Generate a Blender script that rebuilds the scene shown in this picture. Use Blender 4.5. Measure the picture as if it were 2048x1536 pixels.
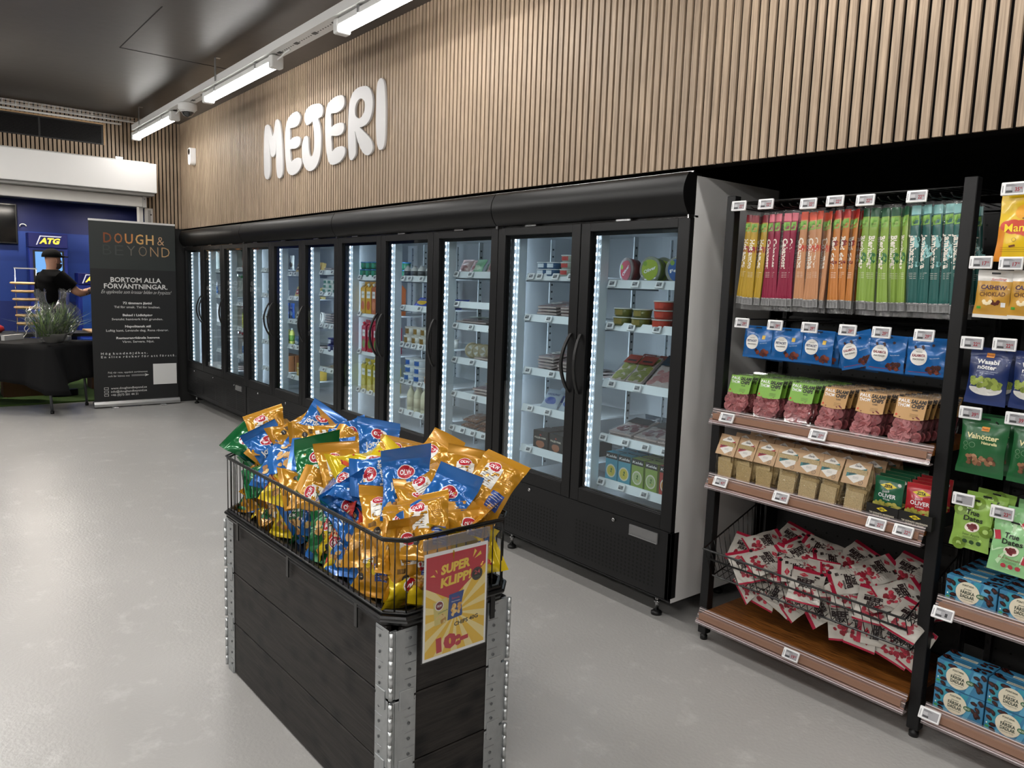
import bpy, math, random
from mathutils import Vector, Matrix, Euler
random.seed(7)
for o in list(bpy.data.objects): bpy.data.objects.remove(o)
SC = bpy.context.scene
COL = SC.collection
PI = math.pi
# ------------------------------------------------------------------ camera
cam = bpy.data.cameras.new('camera'); camo = bpy.data.objects.new('camera', cam); COL.objects.link(camo); SC.camera = camo
FPX = 1527.5; YAW, PIT, ROL = 0.89199, 0.12778, 0.0346
cam.sensor_width = 36; cam.sensor_fit = 'HORIZONTAL'; cam.lens = FPX/2048*36; cam.clip_start = .02
_w = Vector((-math.sin(YAW)*math.cos(PIT), math.cos(YAW)*math.cos(PIT), -math.sin(PIT)))
_r = Vector((math.cos(YAW), math.sin(YAW), 0)); _u = _r.cross(_w)
R_ = _r*math.cos(ROL)+_u*math.sin(ROL); U_ = -_r*math.sin(ROL)+_u*math.cos(ROL)
camo.matrix_world = Matrix(((R_.x,U_.x,-_w.x,2.1087),(R_.y,U_.y,-_w.y,-2.6414),(R_.z,U_.z,-_w.z,1.5117),(0,0,0,1)))
# ------------------------------------------------------------------ world + exposure
W = bpy.data.worlds.new('world'); SC.world = W; W.use_nodes = True
W.node_tree.nodes['Background'].inputs[0].default_value = (.75,.78,.85,1); W.node_tree.nodes['Background'].inputs[1].default_value = .02
vs = SC.view_settings; vs.view_transform = 'Standard'; vs.look = 'None'; vs.gamma = 1; vs.use_curve_mapping = False
vs.exposure = 0.66
SC.cycles.max_bounces = 7; SC.cycles.diffuse_bounces = 3; SC.cycles.glossy_bounces = 3; SC.cycles.transmission_bounces = 4
SC.cycles.transparent_max_bounces = 24; SC.cycles.caustics_reflective = False; SC.cycles.caustics_refractive = False
SC.cycles.sample_clamp_indirect = 3
LAMP = 21.0; LAMP2 = 45.0      # strength of the ceiling tube diffusers
LED = 7.5       # strength of the unseen glowing panels added behind the fridge mullions
# ------------------------------------------------------------------ materials
def lin(h):
    if not isinstance(h, str): return tuple(h)[:3]
    h = h.lstrip('#'); c = [int(h[i:i+2], 16)/255 for i in (0,2,4)]
    return tuple(x/12.92 if x <= .04045 else ((x+.055)/1.055)**2.4 for x in c)
MC = {}
def mt(col, rough=.5, metal=0, coat=0, emit=0, spec=.5, noise=0, nscale=20, bump=0, bscale=60, stretch=None):
    key = (col, rough, metal, coat, emit, spec, noise, nscale, bump, bscale, stretch)
    if key in MC: return MC[key]
    m = bpy.data.materials.new('mat_'+str(col).replace('#','')); m.use_nodes = True; nt = m.node_tree; b = nt.nodes['Principled BSDF']
    c = lin(col)
    b.inputs['Base Color'].default_value = (*c,1); b.inputs['Roughness'].default_value = rough; b.inputs['Metallic'].default_value = metal
    b.inputs['Coat Weight'].default_value = coat; b.inputs['Coat Roughness'].default_value = .08; b.inputs['Specular IOR Level'].default_value = spec
    if emit: b.inputs['Emission Color'].default_value = (*c,1); b.inputs['Emission Strength'].default_value = emit
    if noise or bump:
        tc = nt.nodes.new('ShaderNodeTexCoord'); mp = nt.nodes.new('ShaderNodeMapping'); nt.links.new(tc.outputs['Object'], mp.inputs[0])
        if stretch: mp.inputs['Scale'].default_value = stretch
    if noise:
        n = nt.nodes.new('ShaderNodeTexNoise'); n.inputs['Scale'].default_value = nscale; n.inputs['Detail'].default_value = 5
        nt.links.new(mp.outputs[0], n.inputs['Vector'])
        x = nt.nodes.new('ShaderNodeMix'); x.data_type = 'RGBA'
        x.inputs[6].default_value = (*[v*(1-noise) for v in c],1); x.inputs[7].default_value = (*[min(1,v*(1+noise)) for v in c],1)
        nt.links.new(n.outputs[0], x.inputs[0]); nt.links.new(x.outputs[2], b.inputs['Base Color'])
    if bump:
        n = nt.nodes.new('ShaderNodeTexNoise'); n.inputs['Scale'].default_value = bscale; n.inputs['Detail'].default_value = 3
        nt.links.new(mp.outputs[0], n.inputs['Vector'])
        bp_ = nt.nodes.new('ShaderNodeBump'); bp_.inputs['Strength'].default_value = bump; bp_.inputs['Distance'].default_value = .01
        nt.links.new(n.outputs[0], bp_.inputs['Height']); nt.links.new(bp_.outputs[0], b.inputs['Normal'])
    MC[key] = m; return m
def clear(name, tint=(.96,.97,.97), refl=1.0, ior=1.45, rough=.02, body=0, bodycol=(.9,.9,.9), bump=0):
    if name in MC: return MC[name]
    m = bpy.data.materials.new(name); m.use_nodes = True; nt = m.node_tree; nt.nodes.clear()
    o = nt.nodes.new('ShaderNodeOutputMaterial'); t = nt.nodes.new('ShaderNodeBsdfTransparent'); t.inputs[0].default_value = (*tint,1)
    g = nt.nodes.new('ShaderNodeBsdfGlossy'); g.inputs['Roughness'].default_value = rough; g.inputs[0].default_value = (refl,refl,refl,1)
    f = nt.nodes.new('ShaderNodeFresnel'); x = nt.nodes.new('ShaderNodeMixShader')
    nt.links.new(f.outputs[0], x.inputs[0]); nt.links.new(t.outputs[0], x.inputs[1]); nt.links.new(g.outputs[0], x.inputs[2])
    ge = nt.nodes.new('ShaderNodeNewGeometry'); mr = nt.nodes.new('ShaderNodeMapRange'); mr.inputs[3].default_value = ior; mr.inputs[4].default_value = 1/ior
    nt.links.new(ge.outputs['Backfacing'], mr.inputs[0]); nt.links.new(mr.outputs[0], f.inputs[0])
    last = x
    if bump:
        tc = nt.nodes.new('ShaderNodeTexCoord'); n = nt.nodes.new('ShaderNodeTexNoise'); n.inputs['Scale'].default_value = bump; nt.links.new(tc.outputs['Object'], n.inputs['Vector'])
        bb = nt.nodes.new('ShaderNodeBump'); bb.inputs['Strength'].default_value = .8; bb.inputs['Distance'].default_value = .02
        nt.links.new(n.outputs[0], bb.inputs['Height']); nt.links.new(bb.outputs[0], g.inputs['Normal']); nt.links.new(bb.outputs[0], f.inputs['Normal'])
    if body:
        d = nt.nodes.new('ShaderNodeBsdfDiffuse'); d.inputs[0].default_value = (*bodycol,1); y = nt.nodes.new('ShaderNodeMixShader'); y.inputs[0].default_value = body
        nt.links.new(x.outputs[0], y.inputs[1]); nt.links.new(d.outputs[0], y.inputs[2]); last = y
    nt.links.new(last.outputs[0], o.inputs[0]); MC[name] = m; return m
def emis(col, s, name='light'):
    key = ('E',col,s)
    if key in MC: return MC[key]
    m = bpy.data.materials.new('mat_'+name); m.use_nodes = True; nt = m.node_tree; nt.nodes.clear()
    o = nt.nodes.new('ShaderNodeOutputMaterial'); e = nt.nodes.new('ShaderNodeEmission'); e.inputs[0].default_value = (*lin(col),1); e.inputs[1].default_value = s
    nt.links.new(e.outputs[0], o.inputs[0]); MC[key] = m; return m
def ramp_mat(name, build):
    m = bpy.data.materials.new(name); m.use_nodes = True; nt = m.node_tree; build(nt, nt.nodes['Principled BSDF']); return m
def N(nt, t, **kw):
    n = nt.nodes.new(t)
    for k, v in kw.items():
        if k.startswith('i_'):
            k2 = k[2:]; n.inputs[int(k2) if k2.isdigit() else k2].default_value = v
        else: setattr(n, k, v)
    return n
def slat_wood(axis):
    def b(nt, p):
        L = nt.links.new; tc = N(nt,'ShaderNodeTexCoord'); sx = N(nt,'ShaderNodeSeparateXYZ'); L(tc.outputs['Object'], sx.inputs[0])
        d = N(nt,'ShaderNodeMath', operation='DIVIDE'); L(sx.outputs[axis], d.inputs[0]); d.inputs[1].default_value = .04
        fl = N(nt,'ShaderNodeMath', operation='FLOOR'); L(d.outputs[0], fl.inputs[0])
        wn = N(nt,'ShaderNodeTexWhiteNoise', noise_dimensions='1D'); L(fl.outputs[0], wn.inputs['W'])
        mp = N(nt,'ShaderNodeMapping'); mp.inputs['Scale'].default_value = (160,160,5); L(tc.outputs['Object'], mp.inputs[0])
        n = N(nt,'ShaderNodeTexNoise', i_Detail=4); n.inputs['Scale'].default_value = 1.0; L(mp.outputs[0], n.inputs['Vector'])
        a = N(nt,'ShaderNodeMix', data_type='RGBA'); a.inputs[6].default_value = (*lin('#8a7763'),1); a.inputs[7].default_value = (*lin('#b8a28a'),1)
        rr = N(nt,'ShaderNodeMapRange'); rr.inputs[1].default_value = .3; rr.inputs[2].default_value = .7; L(n.outputs[0], rr.inputs[0]); L(rr.outputs[0], a.inputs[0])
        c = N(nt,'ShaderNodeMix', data_type='RGBA', blend_type='MULTIPLY'); c.inputs[0].default_value = 1; L(a.outputs[2], c.inputs[6])
        m2 = N(nt,'ShaderNodeMapRange'); m2.inputs[3].default_value = .86; m2.inputs[4].default_value = 1.06; L(wn.outputs[0], m2.inputs[0]); L(m2.outputs[0], c.inputs[7])
        L(c.outputs[2], p.inputs['Base Color']); p.inputs['Roughness'].default_value = .55
    return ramp_mat('oak_slats', b)
def floor_b(nt, p):
    L = nt.links.new; tc = N(nt,'ShaderNodeTexCoord')
    n = N(nt,'ShaderNodeTexNoise', i_Detail=6); n.inputs['Scale'].default_value = 1.3; L(tc.outputs['Object'], n.inputs['Vector'])
    a = N(nt,'ShaderNodeMix', data_type='RGBA'); a.inputs[6].default_value = (*lin('#b0aeab'),1); a.inputs[7].default_value = (*lin('#b6b4b1'),1)
    r = N(nt,'ShaderNodeMapRange'); r.inputs[1].default_value = .35; r.inputs[2].default_value = .65; L(n.outputs[0], r.inputs[0]); L(r.outputs[0], a.inputs[0])
    # scattered scuffs
    s = N(nt,'ShaderNodeTexNoise', i_Detail=8, i_Roughness=.7); s.inputs['Scale'].default_value = 7; L(tc.outputs['Object'], s.inputs['Vector'])
    sr = N(nt,'ShaderNodeMapRange'); sr.inputs[1].default_value = .55; sr.inputs[2].default_value = .72; L(s.outputs[0], sr.inputs[0])
    b2 = N(nt,'ShaderNodeMix', data_type='RGBA'); L(a.outputs[2], b2.inputs[6]); b2.inputs[7].default_value = (*lin('#c6c4c1'),1); L(sr.outputs[0], b2.inputs[0])
    L(b2.outputs[2], p.inputs['Base Color'])
    rn = N(nt,'ShaderNodeTexNoise', i_Detail=5); rn.inputs['Scale'].default_value = 3; L(tc.outputs['Object'], rn.inputs['Vector'])
    rm = N(nt,'ShaderNodeMapRange'); rm.inputs[3].default_value = .27; rm.inputs[4].default_value = .33; p.inputs['Specular IOR Level'].default_value = .8; L(rn.outputs[0], rm.inputs[0]); L(rm.outputs[0], p.inputs['Roughness'])
    bn = N(nt,'ShaderNodeTexNoise', i_Detail=4); bn.inputs['Scale'].default_value = 75; L(tc.outputs['Object'], bn.inputs['Vector'])
    bu = N(nt,'ShaderNodeBump', i_Strength=.5, i_Distance=.0028); L(bn.outputs[0], bu.inputs['Height']); L(bu.outputs[0], p.inputs['Normal'])
def ceil_b(nt, p):
    L = nt.links.new; tc = N(nt,'ShaderNodeTexCoord')
    n = N(nt,'ShaderNodeTexNoise', i_Detail=5); n.inputs['Scale'].default_value = 2; L(tc.outputs['Object'], n.inputs['Vector'])
    a = N(nt,'ShaderNodeMix', data_type='RGBA'); a.inputs[6].default_value = (*lin('#393533'),1); a.inputs[7].default_value = (*lin('#423e3b'),1); L(n.outputs[0], a.inputs[0])
    L(a.outputs[2], p.inputs['Base Color']); p.inputs['Roughness'].default_value = .38
    bn = N(nt,'ShaderNodeTexNoise', i_Detail=3); bn.inputs['Scale'].default_value = 9; L(tc.outputs['Object'], bn.inputs['Vector'])
    bu = N(nt,'ShaderNodeBump', i_Strength=.12, i_Distance=.01); L(bn.outputs[0], bu.inputs['Height']); L(bu.outputs[0], p.inputs['Normal'])
def wood_b(c1, c2, sc, rough=.4, axis=0, rings=6, coat=0):
    def b(nt, p):
        L = nt.links.new; tc = N(nt,'ShaderNodeTexCoord'); mp = N(nt,'ShaderNodeMapping'); mp.inputs['Scale'].default_value = sc; L(tc.outputs['Object'], mp.inputs[0])
        n = N(nt,'ShaderNodeTexNoise', i_Detail=6, i_Distortion=.6); n.inputs['Scale'].default_value = rings; L(mp.outputs[0], n.inputs['Vector'])
        r = N(nt,'ShaderNodeMapRange'); r.inputs[1].default_value = .35; r.inputs[2].default_value = .65; L(n.outputs[0], r.inputs[0])
        a = N(nt,'ShaderNodeMix', data_type='RGBA'); a.inputs[6].default_value = (*lin(c1),1); a.inputs[7].default_value = (*lin(c2),1); L(r.outputs[0], a.inputs[0])
        L(a.outputs[2], p.inputs['Base Color']); p.inputs['Roughness'].default_value = rough; p.inputs['Coat Weight'].default_value = coat
        bu = N(nt,'ShaderNodeBump', i_Strength=.25, i_Distance=.003); L(n.outputs[0], bu.inputs['Height']); L(bu.outputs[0], p.inputs['Normal'])
    return b
def knot_b(nt, p):
    L = nt.links.new; tc = N(nt,'ShaderNodeTexCoord'); mp = N(nt,'ShaderNodeMapping'); mp.inputs['Scale'].default_value = (1.2,1.2,14); L(tc.outputs['Object'], mp.inputs[0])
    mp2 = N(nt,'ShaderNodeMapping'); mp2.inputs['Scale'].default_value = (3.2,3.2,7); L(tc.outputs['Object'], mp2.inputs[0])
    v = N(nt,'ShaderNodeTexVoronoi', i_Scale=1.0, voronoi_dimensions='2D'); sx = N(nt,'ShaderNodeSeparateXYZ'); L(tc.outputs['Object'], sx.inputs[0]); ad = N(nt,'ShaderNodeMath', operation='ADD'); L(sx.outputs[0], ad.inputs[0]); L(sx.outputs[1], ad.inputs[1])
    cb = N(nt,'ShaderNodeCombineXYZ'); m5 = N(nt,'ShaderNodeMath', operation='MULTIPLY'); L(ad.outputs[0], m5.inputs[0]); m5.inputs[1].default_value = 7; m7 = N(nt,'ShaderNodeMath', operation='MULTIPLY'); L(sx.outputs[2], m7.inputs[0]); m7.inputs[1].default_value = 10
    oi = N(nt,'ShaderNodeObjectInfo'); ml = N(nt,'ShaderNodeMath', operation='MULTIPLY'); L(oi.outputs['Random'], ml.inputs[0]); ml.inputs[1].default_value = 37; a2 = N(nt,'ShaderNodeMath', operation='ADD'); L(m7.outputs[0], a2.inputs[0]); L(ml.outputs[0], a2.inputs[1])
    L(m5.outputs[0], cb.inputs[0]); L(a2.outputs[0], cb.inputs[1]); L(cb.outputs[0], v.inputs['Vector'])
    kr = N(nt,'ShaderNodeMapRange'); kr.inputs[1].default_value = .06; kr.inputs[2].default_value = .30; kr.inputs[3].default_value = 1; kr.inputs[4].default_value = 0; L(v.outputs['Distance'], kr.inputs[0])
    n = N(nt,'ShaderNodeTexNoise', i_Detail=6, i_Distortion=1.5); n.inputs['Scale'].default_value = 4; L(mp.outputs[0], n.inputs['Vector'])
    r = N(nt,'ShaderNodeMapRange'); r.inputs[1].default_value = .35; r.inputs[2].default_value = .65; L(n.outputs[0], r.inputs[0])
    a = N(nt,'ShaderNodeMix', data_type='RGBA'); a.inputs[6].default_value = (*lin('#171412'),1); a.inputs[7].default_value = (*lin('#2a2623'),1); L(r.outputs[0], a.inputs[0])
    k = N(nt,'ShaderNodeMix', data_type='RGBA'); L(a.outputs[2], k.inputs[6]); k.inputs[7].default_value = (*lin('#050404'),1); L(kr.outputs[0], k.inputs[0])
    L(k.outputs[2], p.inputs['Base Color']); p.inputs['Roughness'].default_value = .55; p.inputs['Specular IOR Level'].default_value = .35
    bu = N(nt,'ShaderNodeBump', i_Strength=.35, i_Distance=.004); L(n.outputs[0], bu.inputs['Height']); L(bu.outputs[0], p.inputs['Normal'])
M_SLX = slat_wood(0); M_SLY = slat_wood(1)
M_FLOOR = ramp_mat('epoxy_floor', floor_b); M_CEIL = ramp_mat('dark_ceiling', ceil_b)
M_CRATE = ramp_mat('black_stained_pine', knot_b)
M_SHELF = ramp_mat('walnut_shelf', wood_b('#4e2c14','#a8682e',(2.2,40,6),.33,coat=.2))
M_OAKP = ramp_mat('plain_oak', wood_b('#b08e66','#c9a880',(3,20,20),.5))
from mathutils import noise as NZ
BLK = mt('#0d0d0d',.45); BLKG = mt('#101010',.22); CHAR = mt('#121213',.45,spec=.35); FRAME = mt('#101011',.42,spec=.35); WIRE = mt('#0c0c0c',.3)
WHT = mt('#e4e4e2',.4); WHTG = mt('#f2f2f2',.3); SIDEW = mt('#e2e1df',.3); LINER = mt('#c2c6c9',.35); CHROME = mt('#b9b9b9',.25,1); GALV = mt('#a9acad',.38,.75,noise=.18,nscale=30,bump=.3,bscale=25)
ALU = mt('#c9c9c9',.3,.9); GREY = mt('#7d7d7d',.5); DGREY = mt('#2a2b2c',.7)
GLASS = clear('door_glass', (.88,.93,.95), 1.0, 1.5, .0)
FILM = clear('clear_film', (.97,.97,.97), 1.0, 1.5, .08, body=.06, bump=30)
FILMG = clear('grey_film', (.9,.9,.9), 1.0, 1.45, .15, body=.25, bodycol=(.5,.5,.5))
RAILP = clear('clear_rail', (.93,.9,.9), 1.0, 1.5, .06, body=.12, bodycol=(.75,.66,.66))
RIBC = mt('#cfa39a',.3)
# ------------------------------------------------------------------ mesh building
GC = {}
def glyphs(s, bold=0.0):
    key = (s, bold)
    if key in GC: return GC[key]
    c = bpy.data.curves.new('t','FONT'); c.body = s; c.size = 1; c.resolution_u = 2; c.offset = bold
    o = bpy.data.objects.new('t', c); me = bpy.data.meshes.new_from_object(o)
    v = [(p.co.x, p.co.y) for p in me.vertices]; f = [tuple(p.vertices) for p in me.polygons]
    bpy.data.meshes.remove(me); bpy.data.objects.remove(o); bpy.data.curves.remove(c)
    xs = [p[0] for p in v] or [0,1]; GC[key] = (v, f, min(xs), max(xs)); return GC[key]
CAP = None
class MB:
    def __init__(s): s.v=[]; s.f=[]; s.m=[]; s.sm=[]; s.mats=[]
    def mi(s, m):
        if m not in s.mats: s.mats.append(m)
        return s.mats.index(m)
    def add(s, vs, fs, mat, smooth=False):
        k = len(s.v); s.v += [tuple(p) for p in vs]; i = s.mi(mat)
        for f in fs: s.f.append(tuple(k+j for j in f)); s.m.append(i); s.sm.append(smooth)
        return s
    def box(s, x0,x1,y0,y1,z0,z1, mat, tf=None):
        vs = [(x,y,z) for z in (z0,z1) for y in (y0,y1) for x in (x0,x1)]
        if tf: vs = [tf(p) for p in vs]
        return s.add(vs, [(0,2,3,1),(4,5,7,6),(0,1,5,4),(2,6,7,3),(0,4,6,2),(1,3,7,5)], mat)
    def tube(s, pts, r, mat, n=6, closed=False, caps=True, smooth=True):
        pts = [Vector(p) for p in pts]; m = len(pts); rings = []
        rs = r if isinstance(r, (list,tuple)) else [r]*m
        t0 = (pts[1]-pts[0]).normalized(); a = Vector((0,0,1)) if abs(t0.z) < .9 else Vector((1,0,0))
        nrm = t0.cross(a).normalized()
        for i, p in enumerate(pts):
            t = (pts[(i+1) % m]-pts[i-1]) if closed else (pts[min(i+1,m-1)]-pts[max(i-1,0)])
            t.normalize(); nrm = (nrm - t*nrm.dot(t)).normalized(); b = t.cross(nrm)
            rings.append([p+(nrm*math.cos(2*PI*k/n)+b*math.sin(2*PI*k/n))*rs[i] for k in range(n)])
        vs = [q for rg in rings for q in rg]; fs = []
        for i in range(m if closed else m-1):
            j = (i+1) % m
            for k in range(n): fs.append((i*n+k, i*n+(k+1)%n, j*n+(k+1)%n, j*n+k))
        if caps and not closed: fs.append(tuple(range(n))[::-1]); fs.append(tuple((m-1)*n+k for k in range(n)))
        return s.add(vs, fs, mat, smooth)
    def cyl(s, p0, p1, r, mat, n=12, r2=None): return s.tube([p0,p1], [r, r if r2 is None else r2], mat, n, smooth=True)
    def lathe(s, prof, mat, n=20, o=(0,0,0), tf=None, smooth=True):
        vs = []; fs = []; m = len(prof)
        for (r,z) in prof:
            for k in range(n):
                p = (o[0]+r*math.cos(2*PI*k/n), o[1]+r*math.sin(2*PI*k/n), o[2]+z); vs.append(tf(p) if tf else p)
        for i in range(m-1):
            for k in range(n): fs.append((i*n+k, i*n+(k+1)%n, (i+1)*n+(k+1)%n, (i+1)*n+k))
        if prof[0][0] > 1e-4: fs.append(tuple(range(n))[::-1])
        if prof[-1][0] > 1e-4: fs.append(tuple((m-1)*n+k for k in range(n)))
        return s.add(vs, fs, mat, smooth)
    def prism(s, poly, fn, d0, d1, mat, matside=None, smooth=False):
        n = len(poly); a = [fn(x,y,d0) for x,y in poly]; b = [fn(x,y,d1) for x,y in poly]
        s.add(a, [tuple(range(n))], mat); s.add(b, [tuple(range(n))[::-1]], mat)
        return s.add(a+b, [(i, n+i, n+(i+1)%n, (i+1)%n) for i in range(n)], matside or mat, smooth)
    def grid(s, fn, nu, nv, mat, smooth=True, matfn=None):
        vs = [fn(i/nu, j/nv) for j in range(nv+1) for i in range(nu+1)]; k = len(s.v); s.v += [tuple(p) for p in vs]
        for j in range(nv):
            for i in range(nu):
                a = k+j*(nu+1)+i; s.f.append((a, a+1, a+nu+2, a+nu+1)); s.sm.append(smooth)
                s.m.append(s.mi(matfn((i+.5)/nu, (j+.5)/nv) if matfn else mat))
        return s
    # printed marks laid on a surface S(x, z, lift)
    def text(s, t, mat, S, x, z, h=.01, w=None, al='c', rot=0, bold=0, shear=0, e=.0006):
        v, f, x0, x1 = glyphs(t, bold); sc = h/.70; sx = sc
        if w: sx = w/max(x1-x0, 1e-6)
        W_ = (x1-x0)*sx; off = {'c':-W_/2, 'l':0, 'r':-W_}[al]; ca, sa = math.cos(rot), math.sin(rot); vs = []
        for (a,b) in v:
            lx = (a-x0)*sx+off+shear*b*sc; lz = (b-.35)*sc
            vs.append(S(x+lx*ca-lz*sa, z+lx*sa+lz*ca, e))
        return s.add(vs, f, mat)
    def disc(s, mat, S, x, z, rx, rz=None, e=.0004, n=20, rot=0, wob=0, rings=2):
        rz = rz or rx; ca, sa = math.cos(rot), math.sin(rot); vs = [S(x,z,e)]; fs = []
        for q in range(1, rings+1):
            for k in range(n):
                a = 2*PI*k/n; w_ = 1+wob*math.sin(3*a+rx*900)*.5+wob*math.sin(5*a+1+rz*700)*.4
                lx = rx*math.cos(a)*w_*q/rings; lz = rz*math.sin(a)*w_*q/rings
                vs.append(S(x+lx*ca-lz*sa, z+lx*sa+lz*ca, e))
        for k in range(n): fs.append((0, 1+k, 1+(k+1)%n))
        for q in range(1, rings):
            for k in range(n): fs.append((1+(q-1)*n+k, 1+q*n+k, 1+q*n+(k+1)%n, 1+(q-1)*n+(k+1)%n))
        return s.add(vs, fs, mat)
    def rect(s, mat, S, x0, x1, z0, z1, e=.0003, nx=4, nz=4, rot=0):
        cx, cz = (x0+x1)/2, (z0+z1)/2; ca, sa = math.cos(rot), math.sin(rot)
        def fn(u, v):
            lx = (u-.5)*(x1-x0); lz = (v-.5)*(z1-z0); return S(cx+lx*ca-lz*sa, cz+lx*sa+lz*ca, e)
        return s.grid(fn, nx, nz, mat, False)
    def poly(s, mat, S, pts, e=.0003): return s.add([S(x,z,e) for x,z in pts], [tuple(range(len(pts)))], mat)
    def blobs(s, mats, S, x0, x1, z0, z1, n, r, seed=1, e=.0005, asp=.75):
        rd = random.Random(seed)
        for i in range(n):
            s.disc(rd.choice(mats), S, rd.uniform(x0,x1), rd.uniform(z0,z1), r*rd.uniform(.7,1.15), r*asp*rd.uniform(.7,1.1), e+i*.00003, 8, rd.uniform(0,3), .12, 1)
        return s
    def build(s, name, parent=None, loc=(0,0,0), rot=(0,0,0), bevel=0, bev_seg=1, mods=None):
        me = bpy.data.meshes.new(name); me.from_pydata(s.v, [], s.f)
        for m in s.mats: me.materials.append(m)
        me.polygons.foreach_set('material_index', s.m); me.polygons.foreach_set('use_smooth', s.sm); me.update()
        o = bpy.data.objects.new(name, me); COL.objects.link(o); o.location = loc; o.rotation_euler = rot
        if parent: o.parent = parent
        if bevel:
            b = o.modifiers.new('bevel','BEVEL'); b.width = bevel; b.segments = bev_seg; b.limit_method = 'ANGLE'; b.angle_limit = .7
        return o
def flat(d): return lambda x,z,e: (x, -d-e, z)     # a front face d in front of the origin
def tag(o, label, cat, group=None, kind=None):
    if label: o['label'] = label
    if cat: o['category'] = cat
    if group: o['group'] = group
    if kind: o['kind'] = kind
    return o
def thing(name, label=None, cat=None, loc=(0,0,0), rot=(0,0,0), group=None):
    o = bpy.data.objects.new(name, None); COL.objects.link(o); o.empty_display_size = .05
    o.location = loc; o.rotation_euler = rot; return tag(o, label, cat, group)
def struct(mb, name, **k): o = mb.build(name, **k); o['kind'] = 'structure'; return o
def dup(o, parent=None):
    c = o.copy(); COL.objects.link(c); c.parent = parent
    for ch in list(o.children): dup(ch, c)
    return c
PROTO = {}
def put(key, fn, loc, rot=(0,0,0), label=None, group=None, scale=None):
    """a thing of this kind: built the first time, copied with its parts afterwards"""
    if key not in PROTO: o = fn(); PROTO[key] = o
    else: o = dup(PROTO[key])
    o.location = loc; o.rotation_euler = rot
    if scale: o.scale = scale if isinstance(scale, tuple) else (scale,)*3
    if label: o['label'] = label
    if group: o['group'] = group
    return o
ORD = ['first','second','third','fourth','fifth','sixth','seventh','eighth','ninth','tenth','eleventh','twelfth','thirteenth']
def smooth_curve(pts, k=5):
    out = []; n = len(pts)
    for i in range(n):
        p0,p1,p2,p3 = pts[i-1],pts[i],pts[(i+1)%n],pts[(i+2)%n]
        for j in range(k):
            t = j/k; out.append(tuple(.5*((2*b)+(-a+c)*t+(2*a-5*b+4*c-d)*t*t+(-a+3*b-3*c+d)*t**3) for a,b,c,d in zip(p0,p1,p2,p3)))
    return out
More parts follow.
